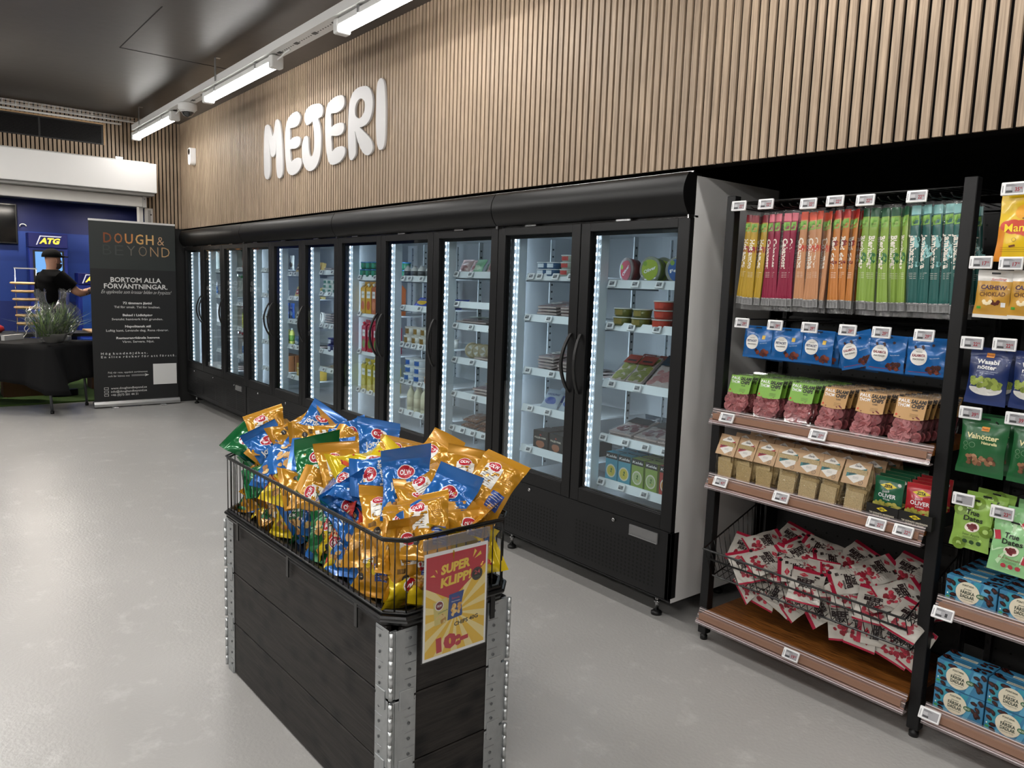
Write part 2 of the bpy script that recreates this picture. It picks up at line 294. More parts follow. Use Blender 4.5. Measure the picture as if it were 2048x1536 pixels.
LETTERS = [('M',[[(-4.695,2.842),(-4.655,2.831),(-4.621,2.797),(-4.596,2.751),(-4.58,2.727),(-4.561,2.738),(-4.537,2.778),(-4.516,2.837),(-4.49,2.853),(-4.466,2.856),(-4.429,2.839),(-4.401,2.791),(-4.376,2.696),(-4.357,2.564),(-4.352,2.448),(-4.369,2.38),(-4.424,2.36),(-4.469,2.381),(-4.49,2.438),(-4.497,2.509),(-4.492,2.602),(-4.484,2.705),(-4.504,2.595),(-4.536,2.563),(-4.574,2.554),(-4.612,2.572),(-4.632,2.617),(-4.669,2.724),(-4.649,2.635),(-4.638,2.555),(-4.637,2.443),(-4.662,2.386),(-4.71,2.376),(-4.758,2.402),(-4.774,2.464),(-4.778,2.61),(-4.769,2.745),(-4.757,2.807),(-4.735,2.836)]]),('E',[[(-4.038,2.854),(-3.995,2.823),(-3.986,2.793),(-4.023,2.754),(-4.098,2.742),(-4.193,2.743),(-4.195,2.703),(-4.191,2.652),(-4.136,2.662),(-4.061,2.662),(-4.005,2.65),(-3.987,2.624),(-4.005,2.587),(-4.08,2.57),(-4.19,2.574),(-4.188,2.523),(-4.171,2.472),(-4.118,2.485),(-4.043,2.491),(-3.987,2.479),(-3.963,2.451),(-3.972,2.419),(-4.024,2.383),(-4.099,2.365),(-4.166,2.364),(-4.234,2.387),(-4.269,2.432),(-4.292,2.518),(-4.301,2.626),(-4.296,2.716),(-4.276,2.781),(-4.231,2.828),(-4.154,2.854),(-4.088,2.86)]]),('J',[[(-3.654,2.858),(-3.604,2.845),(-3.571,2.82),(-3.567,2.781),(-3.59,2.754),(-3.65,2.744),(-3.623,2.7),(-3.603,2.641),(-3.596,2.585),(-3.605,2.495),(-3.643,2.422),(-3.703,2.379),(-3.789,2.363),(-3.86,2.379),(-3.914,2.42),(-3.947,2.482),(-3.954,2.556),(-3.947,2.592),(-3.914,2.631),(-3.875,2.643),(-3.839,2.625),(-3.832,2.585),(-3.825,2.527),(-3.807,2.489),(-3.781,2.473),(-3.746,2.483),(-3.724,2.53),(-3.719,2.6),(-3.73,2.672),(-3.752,2.737),(-3.773,2.734),(-3.816,2.726),(-3.86,2.726),(-3.892,2.751),(-3.903,2.788),(-3.887,2.829),(-3.834,2.856),(-3.756,2.865)]]),('E',[[(-3.264,2.856),(-3.219,2.841),(-3.201,2.809),(-3.211,2.774),(-3.255,2.752),(-3.332,2.743),(-3.422,2.748),(-3.42,2.699),(-3.416,2.652),(-3.362,2.66),(-3.3,2.663),(-3.239,2.657),(-3.209,2.64),(-3.211,2.604),(-3.253,2.579),(-3.33,2.576),(-3.416,2.584),(-3.411,2.528),(-3.404,2.472),(-3.36,2.485),(-3.306,2.492),(-3.237,2.489),(-3.194,2.473),(-3.187,2.446),(-3.206,2.414),(-3.266,2.384),(-3.343,2.373),(-3.406,2.374),(-3.454,2.396),(-3.487,2.448),(-3.507,2.519),(-3.52,2.61),(-3.521,2.713),(-3.509,2.779),(-3.482,2.823),(-3.426,2.845),(-3.348,2.859)]]),('R',[[(-2.899,2.858),(-2.838,2.84),(-2.797,2.803),(-2.776,2.75),(-2.778,2.689),(-2.806,2.631),(-2.853,2.6),(-2.907,2.589),(-2.958,2.586),(-2.941,2.575),(-2.892,2.546),(-2.823,2.503),(-2.783,2.466),(-2.768,2.427),(-2.788,2.395),(-2.841,2.383),(-2.896,2.401),(-2.945,2.441),(-2.989,2.498),(-3.033,2.574),(-3.023,2.515),(-3.019,2.45),(-3.025,2.405),(-3.079,2.374),(-3.116,2.392),(-3.132,2.443),(-3.139,2.529),(-3.138,2.659),(-3.129,2.736),(-3.108,2.797),(-3.066,2.841),(-2.995,2.861)],[(-2.938,2.781),(-2.897,2.757),(-2.885,2.718),(-2.902,2.676),(-2.95,2.65),(-2.992,2.655),(-3.027,2.679),(-3.035,2.722),(-3.019,2.757),(-2.98,2.78)]]),('I',[[(-2.662,2.867),(-2.63,2.85),(-2.61,2.795),(-2.597,2.703),(-2.594,2.583),(-2.599,2.463),(-2.619,2.41),(-2.657,2.399),(-2.689,2.415),(-2.71,2.464),(-2.722,2.57),(-2.722,2.693),(-2.718,2.802),(-2.7,2.856)]])]
CHIPS = [['b',-0.595,-1.581,0.88,-0.59,-0.47,1.53,'t'],['g',-0.677,-1.574,0.94,-0.7,-0.14,1.32,'t'],['n',-0.713,-1.605,0.878,-0.78,-0.79,1.83,'t'],['g',-0.632,-1.547,0.897,-0.81,0.63,0.63,'t'],['g',-0.602,-1.477,0.932,-0.93,0.75,0.42,'t'],['b',-0.541,-1.445,0.966,-0.94,0.37,0.68,'t'],['g',-0.43,-1.475,0.932,-1.43,1.05,-0.27,'t'],['b',-0.392,-1.416,0.959,-1.41,0.59,-0.17,'t'],['b',-0.462,-1.601,0.861,-0.92,0.31,0.81,'t'],['n',-0.239,-1.571,0.88,-0.78,0.01,1.22,'t'],['b',-0.283,-1.539,0.92,-1.73,0.95,-0.63,'t'],['g',-0.282,-1.408,0.929,-1.18,-0.59,2.03,'t'],['b',-0.124,-1.404,0.963,-0.57,-0.01,1.07,'t'],['g',-0.01,-1.399,0.929,-0.54,0.15,0.95,'t'],['g',0.126,-1.39,0.961,-1.11,0.5,0.24,'t'],['g',-0.087,-1.556,0.908,-0.72,-0.16,1.25,'t'],['g',-0.209,-1.598,0.845,-1.44,0.57,-0.19,'t'],['r',-0.352,-1.603,0.84,-0.93,0.45,0.64,'t'],['b',0.029,-1.562,0.898,-1.33,-0.55,2.22,'t'],['b',0.225,-1.507,0.916,-0.57,-0.02,1.04,'t'],['g',0.321,-1.35,0.946,-0.79,0.05,0.89,'t'],['g',0.39,-1.324,0.938,-0.64,0.45,0.61,'t'],['g',0.312,-1.375,0.88,-0.9,0.68,0.23,'t'],['g',0.292,-1.453,0.908,-0.7,-0.47,1.35,'t'],['g',0.33,-1.378,0.884,-1.94,0.54,-1.26,'t'],['g',0.243,-1.582,0.853,-0.98,-0.04,1.11,'t'],['g',0.385,-1.541,0.854,-0.76,-0.06,1.06,'t'],['g',0.205,-1.588,0.803,-0.97,0.21,0.77,'t'],['g',0.391,-1.414,0.837,-0.7,0.13,0.84,'t'],['b',0.074,-1.591,0.799,-0.88,-0.28,1.42,'t'],['n',-0.073,-1.596,0.782,-0.77,-0.0,1.13,'t'],['g',0.357,-1.584,0.816,-0.63,0.06,0.98,'t'],['g',0.315,-1.501,0.88,-0.8,-0.18,1.1,'t'],['b',-0.399,-1.564,0.905,-1.52,0.65,-0.32,'t'],['y',-0.033,-1.504,0.929,-1.24,0.59,0.07,'t'],['b',0.082,-1.496,0.928,-1.64,-0.84,2.72,'t'],['g',-0.108,-1.597,0.835,-1.17,-0.73,2.13,'t'],['n',-0.517,-1.609,0.805,-1.75,-0.87,3.0,'t'],['g',0.258,-1.365,0.911,-0.82,-0.17,1.15,'t'],['b',0.349,-1.469,0.888,-0.81,0.44,0.57,'t'],['y',-0.7,-1.61,0.73,-0.17,0.01,0.1,'s'],['g',-0.7,-1.614,0.73,-0.08,-0.18,0.01,'s'],['n',-0.7,-1.604,0.73,-0.09,-0.07,-0.04,'s'],['o',-0.7,-1.606,0.73,-3.09,-1.06,-2.98,'s'],['b',-0.7,-1.605,0.73,-0.08,-0.23,-0.06,'s'],['n',-0.7,-1.614,0.73,-0.05,-0.17,0.22,'s'],['n',-0.7,-1.601,0.73,-0.21,-0.06,0.03,'s'],['b',-0.529,-1.61,0.737,-0.1,0.1,-0.03,'s'],['g',-0.676,-1.601,0.73,-0.11,0.3,0.16,'s'],['r',-0.354,-1.616,0.731,0.01,-0.06,0.09,'s'],['n',-0.621,-1.603,0.73,-0.08,-0.24,0.22,'s'],['n',-0.47,-1.606,0.73,-0.09,0.16,-0.14,'s'],['n',-0.293,-1.615,0.73,-0.03,-0.12,0.1,'s'],['n',-0.132,-1.603,0.73,0.06,-0.17,-0.14,'s'],['n',-0.045,-1.604,0.73,-0.1,-0.0,0.06,'s'],['b',0.108,-1.601,0.73,-2.96,-0.11,-3.12,'s'],['r',0.039,-1.608,0.73,-0.13,-0.24,0.25,'s'],['y',-0.068,-1.615,0.73,-0.25,0.62,-0.15,'s'],['y',0.221,-1.611,0.73,-0.07,0.19,-0.09,'s'],['g',0.247,-1.61,0.73,-0.05,-0.12,0.1,'s'],['r',0.173,-1.613,0.73,-0.05,0.53,-0.01,'s'],['b',-0.235,-1.6,0.73,-0.21,1.01,0.05,'s'],['g',-0.425,-1.616,0.73,-0.33,1.15,-0.17,'s'],['r',-0.272,-1.601,0.73,0.1,-0.7,-0.08,'s'],['b',0.068,-1.606,0.73,-0.17,-0.22,-0.06,'s'],['g',0.391,-1.585,0.77,-0.23,0.02,1.51,'e'],['y',0.378,-1.585,0.73,-3.08,-0.31,-1.46,'e'],['g',0.39,-1.566,0.744,-0.24,0.06,1.62,'e'],['y',0.394,-1.567,0.73,0.09,0.18,1.4,'e'],['y',0.386,-1.505,0.73,-0.13,0.34,1.34,'e'],['g',0.386,-1.456,0.749,-0.05,-0.08,1.61,'e'],['y',0.38,-1.408,0.73,-0.15,0.07,1.69,'e'],['b',0.375,-1.4,0.754,-0.12,0.18,1.38,'e'],['b',0.381,-1.4,0.745,-1.73,-1.4,-3.04,'e'],['y',0.382,-1.4,0.73,-2.33,-1.36,-2.25,'e'],['y',0.386,-1.4,0.73,-0.05,0.49,1.41,'e'],['g',0.39,-1.4,0.789,0.07,0.01,1.72,'e']]
JERKY = [[0.28,0.109,0.437,-1.03,0.14,0.36,'t'],[0.344,0.164,0.468,-1.27,0.48,-0.42,'t'],[0.425,0.046,0.44,-1.25,0.46,-0.36,'t'],[0.401,0.26,0.488,-1.07,0.27,0.08,'t'],[0.468,0.092,0.443,-1.06,0.23,0.16,'t'],[0.57,0.054,0.442,-1.6,-0.55,2.15,'t'],[0.639,0.1,0.434,-2.12,-0.04,-2.71,'t'],[0.556,0.229,0.49,-1.35,-0.52,1.65,'t'],[0.763,0.095,0.456,-1.76,-0.52,2.39,'t'],[0.688,0.259,0.488,-1.1,0.32,-0.1,'t'],[0.884,0.028,0.421,-1.03,0.05,0.34,'t'],[0.939,0.105,0.46,-1.26,0.46,-0.55,'t'],[0.851,0.218,0.474,-1.37,0.52,-0.78,'t'],[0.89,0.262,0.501,-1.06,0.23,0.0,'t'],[1.022,-0.0,0.424,-1.08,0.23,-0.01,'t'],[0.994,0.126,0.443,-1.07,-0.22,0.77,'t'],[0.367,-0.004,0.411,-1.06,-0.21,0.93,'t'],[0.81,0.194,0.49,-1.22,0.44,-0.44,'t'],[0.633,0.209,0.471,-1.66,-0.55,2.22,'t'],[0.503,0.171,0.47,-1.13,-0.35,1.14,'t'],[0.64,-0.013,0.419,-1.03,0.06,0.4,'t'],[0.931,0.055,0.419,-1.52,-0.54,1.89,'t'],[0.381,0.055,0.327,-0.3,0.64,-0.33,'s'],[0.441,0.055,0.32,-0.12,0.21,0.11,'s'],[0.51,0.055,0.314,-0.55,-1.08,0.63,'s'],[0.586,0.055,0.324,-0.22,0.69,-0.06,'s'],[0.69,0.055,0.331,-2.89,-0.8,2.94,'s'],[0.776,0.055,0.313,-0.17,-0.24,0.18,'s'],[0.853,0.055,0.313,-0.28,-0.02,-0.06,'s'],[0.922,0.055,0.321,-1.78,-1.28,1.95,'s'],[0.977,0.055,0.305,-0.12,0.27,0.09,'s'],[1.025,0.055,0.312,-0.21,0.29,-0.22,'s']]
# ================================================================== SETTING
CZ = 3.22; SY = .0; LX = -7.42            # ceiling height, face of the long slat wall, face of the far slat wall
struct(MB().box(-14,6.5,-8.5,1.2,-.12,0, M_FLOOR), 'floor')
mb = MB().box(LX-.1,6.5,-8.5,1.2,CZ,CZ+.1, M_CEIL)
for (a,b) in (((-4.6,-1.206),(-3.4,-1.206)),((-4.6,-1.206),(-4.6,-.2)),((-3.0,-2.4),(-3.0,-1.206))):
    mb.box(min(a[0],b[0])-.003,max(a[0],b[0])+.003,min(a[1],b[1])-.003,max(a[1],b[1])+.003,CZ-.002,CZ, mt('#1c1a19',.8))
struct(mb, 'ceiling')
mb = MB().box(LX,6.5,SY+.013,SY+.09,2.035,CZ, mt('#0a0808',.9,spec=.1))
x = LX+.012
while x < 5.5: mb.box(x,x+.027,SY,SY+.013,2.035,CZ, M_SLX); x += .04
struct(mb, 'wall_back')
mb = MB().box(-7.6,6.5,1.0,1.1,0,CZ, mt('#0b0b0b',.9)).box(-7.6,6.5,.09,1.0,2.2,2.26, mt('#0b0b0b',.9))
struct(mb, 'wall_back_lower')
# far wall with the shuttered opening: opening from Y -3.2 to -.40, height 0 .. 2.34
DK = mt('#1c1c1c',.6)
mb = MB(); bx0, bx1 = LX-.12, LX-.013; back = mt('#0a0808',.9,spec=.1)
mb.box(bx0,bx1,-.36,.9,0,CZ, DK); mb.box(bx0,bx1,-8.5,-3.2,0,CZ, DK); mb.box(bx0,bx1,-3.2,-.36,2.34,CZ, back)
y = -4.0+.012
while y < -.02:
    z0 = 2.035 if y > -.42 else 2.33
    if y < -.79:                               # the grille interrupts the slats
        mb.box(LX-.013,LX,y,y+.027,z0,2.88, M_SLY); mb.box(LX-.013,LX,y,y+.027,3.10,CZ, M_SLY)
    else: mb.box(LX-.013,LX,y,y+.027,z0,CZ, M_SLY)
    y += .04
mb.box(LX-.013,LX-.012,-.36,-.005,2.035,CZ, back)
mb.box(LX-.02,LX+.004,-3.9,-.775,3.095,3.11, M_OAKP).box(LX-.02,LX+.004,-.79,-.775,2.88,3.10, M_OAKP)
struct(mb, 'wall_left')
struct(MB().box(-7.6,6.5,-8.6,-8.5,0,CZ, mt('#5a5855',.7)), 'wall_front')
struct(MB().box(6.5,6.6,-8.6,1.2,0,CZ, mt('#5a5855',.7)), 'wall_right')
# room beyond the opening
bl = MB()
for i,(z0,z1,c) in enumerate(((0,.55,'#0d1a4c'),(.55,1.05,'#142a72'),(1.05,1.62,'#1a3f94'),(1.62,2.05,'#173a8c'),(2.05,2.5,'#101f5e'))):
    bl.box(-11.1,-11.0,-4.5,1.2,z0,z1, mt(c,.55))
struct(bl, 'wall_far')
struct(MB().box(-11.1,LX-.12,1.1,1.2,0,2.6, mt('#142a72',.6)), 'wall_side')
struct(MB().box(-11.1,LX-.12,-4.6,-4.5,0,2.6, mt('#142a72',.6)), 'wall_side_left')
struct(MB().box(-11.1,LX-.12,-4.5,1.2,2.5,2.56, mt('#8a8784',.8)), 'ceiling_back')
mb = MB().box(-11.0,-7.85,-4.5,1.1,.0005,.018, mt('#47632a',.95,noise=.35,nscale=120,bump=1,bscale=220))
tag(mb.build('artificial_turf'), 'green artificial turf covering the floor of the blue back room', 'turf', kind='stuff')
for i,(x,y) in enumerate(((-10.4,-1.33),(-10.25,-.12),(-9.1,-2.6),(-9.1,-.3),(-8.3,-1.3))):
    t = thing('downlight', ['round recessed downlight at the left of the back room ceiling','round recessed downlight right of the other above the blue wall','recessed downlight deep left above the turf','recessed downlight near the right of the opening','recessed downlight just inside the opening'][i],'lamp',(x,y,2.5),group='downlights in the back room')
    MB().lathe([(.085,0),(.085,-.012),(.07,-.012),(.065,0)], WHT, 20).build('trim_ring', t)
    MB().lathe([(0,-.006),(.064,-.006)], emis('#fff4e6', 520,'downlight'), 20).build('lens', t)
for i,y in enumerate((-1.35,-2.9)):  # unseen panels added to throw glare on the floor and brighten the room
    t = thing('ceiling_panel_lamp', ['square ceiling panel lamp inside the opening above the person','square ceiling panel lamp deeper left in the back room'][i], 'lamp', (-8.5,y,2.5))
    MB().box(-.31,.31,-.31,.31,-.03,0, WHT).build('frame', t, bevel=.004); MB().box(-.28,.28,-.28,.28,-.034,-.030, emis('#fff6ea', 21,'panel')).build('diffuser', t)
# ================================================================== FAR WALL FITTINGS
t = thing('ventilation_grille','black mesh ventilation grille set between slats above the shutter box','grille',(LX-.02,-2.3,2.99))
mb = MB().box(-.01,.0,-1.5,1.51,-.105,.105, mt('#070707',.6))
for i in range(26): mb.box(0,.012,-1.5,1.51,-.105+i*.0084,-.1025+i*.0084, mt('#1b1b1b',.5))
mb.build('mesh', t)
mb = MB()
for y in (-1.5,-.9,-.3,.3,.9,1.49): mb.box(0,.016,y,y+.02,-.105,.105, mt('#1e1e1e',.5))
mb.box(0,.018,-1.5,1.51,.092,.107, mt('#202020',.5)).box(0,.018,-1.5,1.51,-.107,-.095, mt('#202020',.5)).build('frame', t)
MB()
t = thing('roller_shutter_box','large white roller shutter box over the opening to the blue room','shutter box',(LX,-1.9,2.36))
MB().box(.005,.30,-1.5,1.57,.03,.345, SIDEW).box(.005,.27,-1.5,1.50,.345,.358, mt('#b9b7b3',.4)).build('housing', t, bevel=.006)
MB().box(.02,.26,-1.5,1.55,.0,.028, mt('#8b8986',.5)).build('bottom_slot', t)
MB().box(.03,.11,-1.5,1.46,-.115,-.002, mt('#d5d2cd',.5)).build('shutter_slat', t, bevel=.004)
MB().box(.01,.12,1.46,1.50,-.12,-.0, mt('#b5b3af',.45)).cyl((.125,1.48,-.03),(.12,1.48,-.03),.004,BLK).build('end_bracket', t)
t = thing('shutter_guide_rail','grey metal shutter guide rail right of the opening','rail',(LX,-.37,0))
MB().box(.004,.045,-.03,.05,.0,2.24, mt('#bab8b4',.4,.3)).box(.0455,.048,.0,.03,.0,2.22, mt('#8d8b88',.4,.3)).build('guide_channel', t)
MB().cyl((.048,.03,2.17),(.052,.03,2.17),.008, BLK).build('screw', t)
struct(MB().box(LX-.12,LX-.005,-.45,-.41,0,2.34, mt('#dddad5',.5)), 'door_1')
mb = MB().box(LX+.01,LX+.05,-.69,-.61,2.735,2.775, CHROME); tag(mb.build('metal_clip', bevel=.004), 'small shiny metal clip on top of the shutter box','clip')
# cable tray along the far wall
t = thing('cable_tray','white wire cable tray running under the ceiling along the far slat wall','cable tray',(LX+.09,-2.2,3.165))
mb = MB()
for dx,dz in ((-.03,.03),(-.03,0),(.0,-.02),(.03,0),(.03,.03)): mb.tube([(dx,-1.7,dz),(dx,1.70,dz)], .0025, WHT, 5)
y = -1.7
while y < 1.7: mb.tube([(-.03,y,.03),(-.03,y,-.02),(.03,y,-.02),(.03,y,.03)], .0022, WHT, 5); y += .115
mb.build('wire_mesh', t)
mb = MB()
for k in range(4): mb.tube([(-.015+.01*k,-1.7+.0,-.012+.004*(k%2)),(-.018+.011*k,-.5,-.012),(-.015+.01*k,.6,-.01),(-.012+.008*k,1.62,-.012),(.06+.01*k,1.76,-.03),(.10+.01*k,1.80,-.09-.02*k)], .004, mt('#d8d6d2',.5), 6)
mb.build('cables', t)
mb = MB().tube([(LX+.045,-3.9,3.12),(LX+.045,-.62,3.12)], .011, WHT, 8); tag(mb.build('conduit_pipe'), 'white conduit pipe below the wire cable tray on the far wall','pipe')
t = thing('junction_box','white junction box beside the tray bracket in the ceiling corner','junction box',(LX+.2,-.38,3.13))
MB().box(-.05,.05,-.02,.05,-.03,.06, WHT).build('box', t, bevel=.004); MB().box(.05,.056,-.01,.04,-.02,.05, mt('#c8c8c6',.4)).build('lid', t)
# ================================================================== LIGHT TRACK
def light_track(y, x0, x1, label, group):
    t = thing('light_track', label, 'light track', (0,y,0), group=group)
    mb = MB().box(x0,x1,-.055,-.051,3.03,3.085, WHT).box(x0,x1,.051,.055,3.03,3.085, WHT).box(x0,x1,-.051,.051,3.03,3.034, WHT)
    x = x0+.05
    while x < x1: mb.box(x,x+.012,-.004,.004,3.0285,3.0296, BLK); x += .035
    x = x0+.3
    while x < x1: mb.box(x,x+.05,-.014,.014,3.028,3.0299, BLK); x += .28
    mb.build('channel', t)
    x = x0+.35
    while x < x1:
        b = MB().box(x-.016,x+.016,-.062,-.058,3.04,CZ, ALU).box(x-.016,x+.016,-.062,-.02,CZ-.004,CZ-.0005, ALU); b.build('hanger_bracket', t); x += 2.45
    return t
def tube_light(strength=None):
    strength = strength or LAMP
    t = thing('tube_light', None, 'lamp')
    MB().box(-.72,.72,-.04,.04,.045,.085, WHT).box(-.72,.72,-.02,.02,.085,.094, WHT).build('housing', t, bevel=.006)
    mb = MB(); n = 10
    prof = [(.041*math.cos(PI*k/n), -.036*math.sin(PI*k/n)+.0) for k in range(n+1)]
    vs = [(xx, p[0], .045+p[1]) for xx in (-.70,.70) for p in prof]; m_ = n+1
    mb.add(vs, [(k,k+1,m_+k+1,m_+k) for k in range(n)]+[tuple(range(m_))[::-1], tuple(m_+k for k in range(m_))], emis('#fffcf8', strength,'tube'), True)
    mb.build('diffuser', t)
    for s in (-1,1): MB().box(min(s*.70,s*.765),max(s*.70,s*.765),-.045,.045,.005,.09, WHT).build('end_cap', t, bevel=.012, bev_seg=2)
    MB().tube([(.765,0,.06),(.83,0,.065),(.87,.01,.085),(.95,.01,.088)], .006, WHT, 6).build('cable', t)
    for xx in (-.45,.45): MB().box(xx-.008,xx+.008,-.046,.046,.05,.094, ALU).build('clip', t)
    return t
light_track(-.52, -7.12, 6.0, 'long white perforated light track hung along the slat wall','light tracks')
LN = ['farthest tube light under the white track by the ceiling corner','second tube light from the far corner, right of the dome camera','third tube light from the far corner, cut by the top edge']
for k in range(6): put('tube', tube_light, (-6.43+2.47*k,-.52,2.932), label=(LN[k] if k < 3 else 'ceiling tube light above the snack racks'), group=None if k < 3 else 'tube lights out of view')
for r_,yy in enumerate((-2.45,-4.8,-7.1)):
    light_track(yy, -7.2, 6.0, 'light track in the rows behind the viewer','light tracks')
    for k in range(5): put('tube2', lambda: tube_light(LAMP2), (-5.6+2.47*k,yy,2.932), label='ceiling tube light in the rows behind the viewer', group='tube lights out of view')
t = thing('dome_camera','white dome security camera under the light track between two tube lights','camera',(-5.28,-.52,3.028))
MB().lathe([(.075,0),(.08,-.01),(.08,-.05),(.062,-.066),(.055,-.066)], WHT, 24).build('base', t)
MB().lathe([(.055,-.062),(.05,-.085),(.035,-.105),(.015,-.115),(0,-.117)], mt('#1b1c1e',.06,coat=1), 24).build('dome', t)
MB().lathe([(.057,-.064),(.061,-.068),(.057,-.074)], WHT, 24).build('trim_ring', t)
t = thing('wall_camera','small white capsule wall camera high on the slats left of the letters','camera',(-6.86,SY-.03,2.72))
def cap_(x,z,e): return (x,-.0-e,z)
MB().prism(smooth_curve([(-.045,0.02),(-.02,-.01),(.02,-.01),(.045,.02),(.045,.15),(.03,.165),(-.03,.165),(-.045,.15)],4), lambda x,y,d:(x,d,y), -.03,.028, WHTG).build('body', t, bevel=.008, bev_seg=2)
MB().disc(mt('#0a0a0a',.1), flat(.031), 0,.125,.033, e=.001).build('lens', t)
MB().disc(BLK, flat(.031), 0,.08,.006, e=.001).build('sensor', t)
# letters
LL = {'M':['big white rounded letter M at the left of the wall sign'],'E':['white rounded letter E right after the M','white rounded letter E between the J and the R'],'J':['white rounded letter J in the middle of the wall sign'],'R':['white rounded letter R near the right of the wall sign'],'I':['tall white letter I at the right end of the wall sign']}
for ch, loops in LETTERS:
    me = bpy.data.curves.new('c','CURVE'); me.dimensions = '2D'; me.fill_mode = 'BOTH'; me.extrude = .007; me.bevel_depth = .0015; me.bevel_resolution = 1
    cx = sum(p[0] for p in loops[0])/len(loops[0]); cz = sum(p[1] for p in loops[0])/len(loops[0])
    for lp in loops:
        pts = smooth_curve([(x-cx,z-cz) for x,z in lp], 5); sp = me.splines.new('POLY'); sp.points.add(len(pts)-1); sp.use_cyclic_u = True
        for i,(x,z) in enumerate(pts): sp.points[i].co = (x,z,0,1)
    o = bpy.data.objects.new('c', me); m2 = bpy.data.meshes.new_from_object(o); bpy.data.objects.remove(o)
    m2.materials.clear(); m2.materials.append(mt('#c9c8c8',.5)); m2.name = 'sign_letter'
    o = bpy.data.objects.new('sign_letter', m2); COL.objects.link(o); o.location = (cx,SY-.0105,cz); o.rotation_euler = (PI/2,0,0)
    tag(o, LL[ch].pop(0), 'letter', 'letters of the white wall sign')
# ================================================================== DISPLAY FRIDGES
DW = .667
RAILZ = {11:(1.54,1.333,1.046,.769,.54),10:(1.568,1.341,1.044,.832,.598),9:(1.572,1.387,1.251,1.035,.817,.594),8:(1.538,1.337,1.08,.825,.607),7:(1.537,1.263,.975,.679),
 6:(1.57,1.397,1.133,.919,.767),5:(1.552,1.337,1.129,.904,.631),4:(1.584,1.345,1.138,.898,.64),3:(1.586,1.231,.976,.687),2:(1.567,1.289,.986,.694,.511),1:(1.56,1.28,.98,.69)}
def bx(d): return -(12-d)*DW          # left edge of door d (1 = farthest, 11 = nearest)
LEDM = emis('#e0edfb', .7, 'led_strip'); LEDD = emis('#eef6ff', 14, 'led_dot'); FILLB = emis('#dfebf7', LED, 'led_back')
def door(parent, x0, side):
    w = DW-.006; f = MB(); a,b = .062,.062
    for (p,q,r,s_) in ((0,a,0,1.385),(w-b,w,0,1.385)): f.box(p,q,0,.042,r,s_, FRAME)
    f.box(a,w-b,0,.042,0,.07, FRAME).box(a,w-b,0,.042,1.345,1.385, FRAME)
    f.box(a,w-b,.006,.03,.07,.074, BLK)
    fr = f.build('door', parent, (x0+.003,0,.441), bevel=.003)
    MB().box(a-.005,w-b+.005,.014,.020,.065,1.35, GLASS).build('glass', fr)
    # dark printed border of the pane
    m = MB(); B_ = mt('#050505',.15)
    m.box(a,a+.022,.0205,.022,.07,1.345, B_).box(w-b-.016,w-b,.0205,.022,.07,1.345, B_).box(a,w-b,.0205,.022,.07,.082, B_).box(a,w-b,.0205,.022,1.325,1.345, B_).build('pane_border', fr)
    m = MB(); m.box(.004,a-.004,.042,.05,.01,1.375, BLK).box(w-b+.004,w-.004,.042,.05,.01,1.375, BLK).build('gasket', fr)
    hx = .032 if side == 'L' else w-.032; s = 1 if side == 'L' else -1
    pts = [];
    for k in range(13):
        tt = k/12; pts.append((hx+s*.0+ s*.012*math.sin(PI*tt), -.004-.05*math.sin(PI*tt)**.8, .545+.30*tt))
    h = MB()
    for k in range(12):
        p, q = pts[k], pts[k+1]; wd = .008
        h.add([(p[0]-wd,p[1]-.005,p[2]),(p[0]+wd,p[1]-.005,p[2]),(p[0]+wd,p[1]+.006,p[2]),(p[0]-wd,p[1]+.006,p[2]),(q[0]-wd,q[1]-.005,q[2]),(q[0]+wd,q[1]-.005,q[2]),(q[0]+wd,q[1]+.006,q[2]),(q[0]-wd,q[1]+.006,q[2])],
              [(0,1,5,4),(1,2,6,5),(2,3,7,6),(3,0,4,7)]+([(0,3,2,1)] if k == 0 else [])+([(4,5,6,7)] if k == 11 else []), mt('#0e0e0e',.5), False)
    h.build('handle', fr)
    MB().box(w*.35,w*.35+.09,-.002,.01,1.386,1.394, CHROME).build('hinge_pin', fr)
    return fr
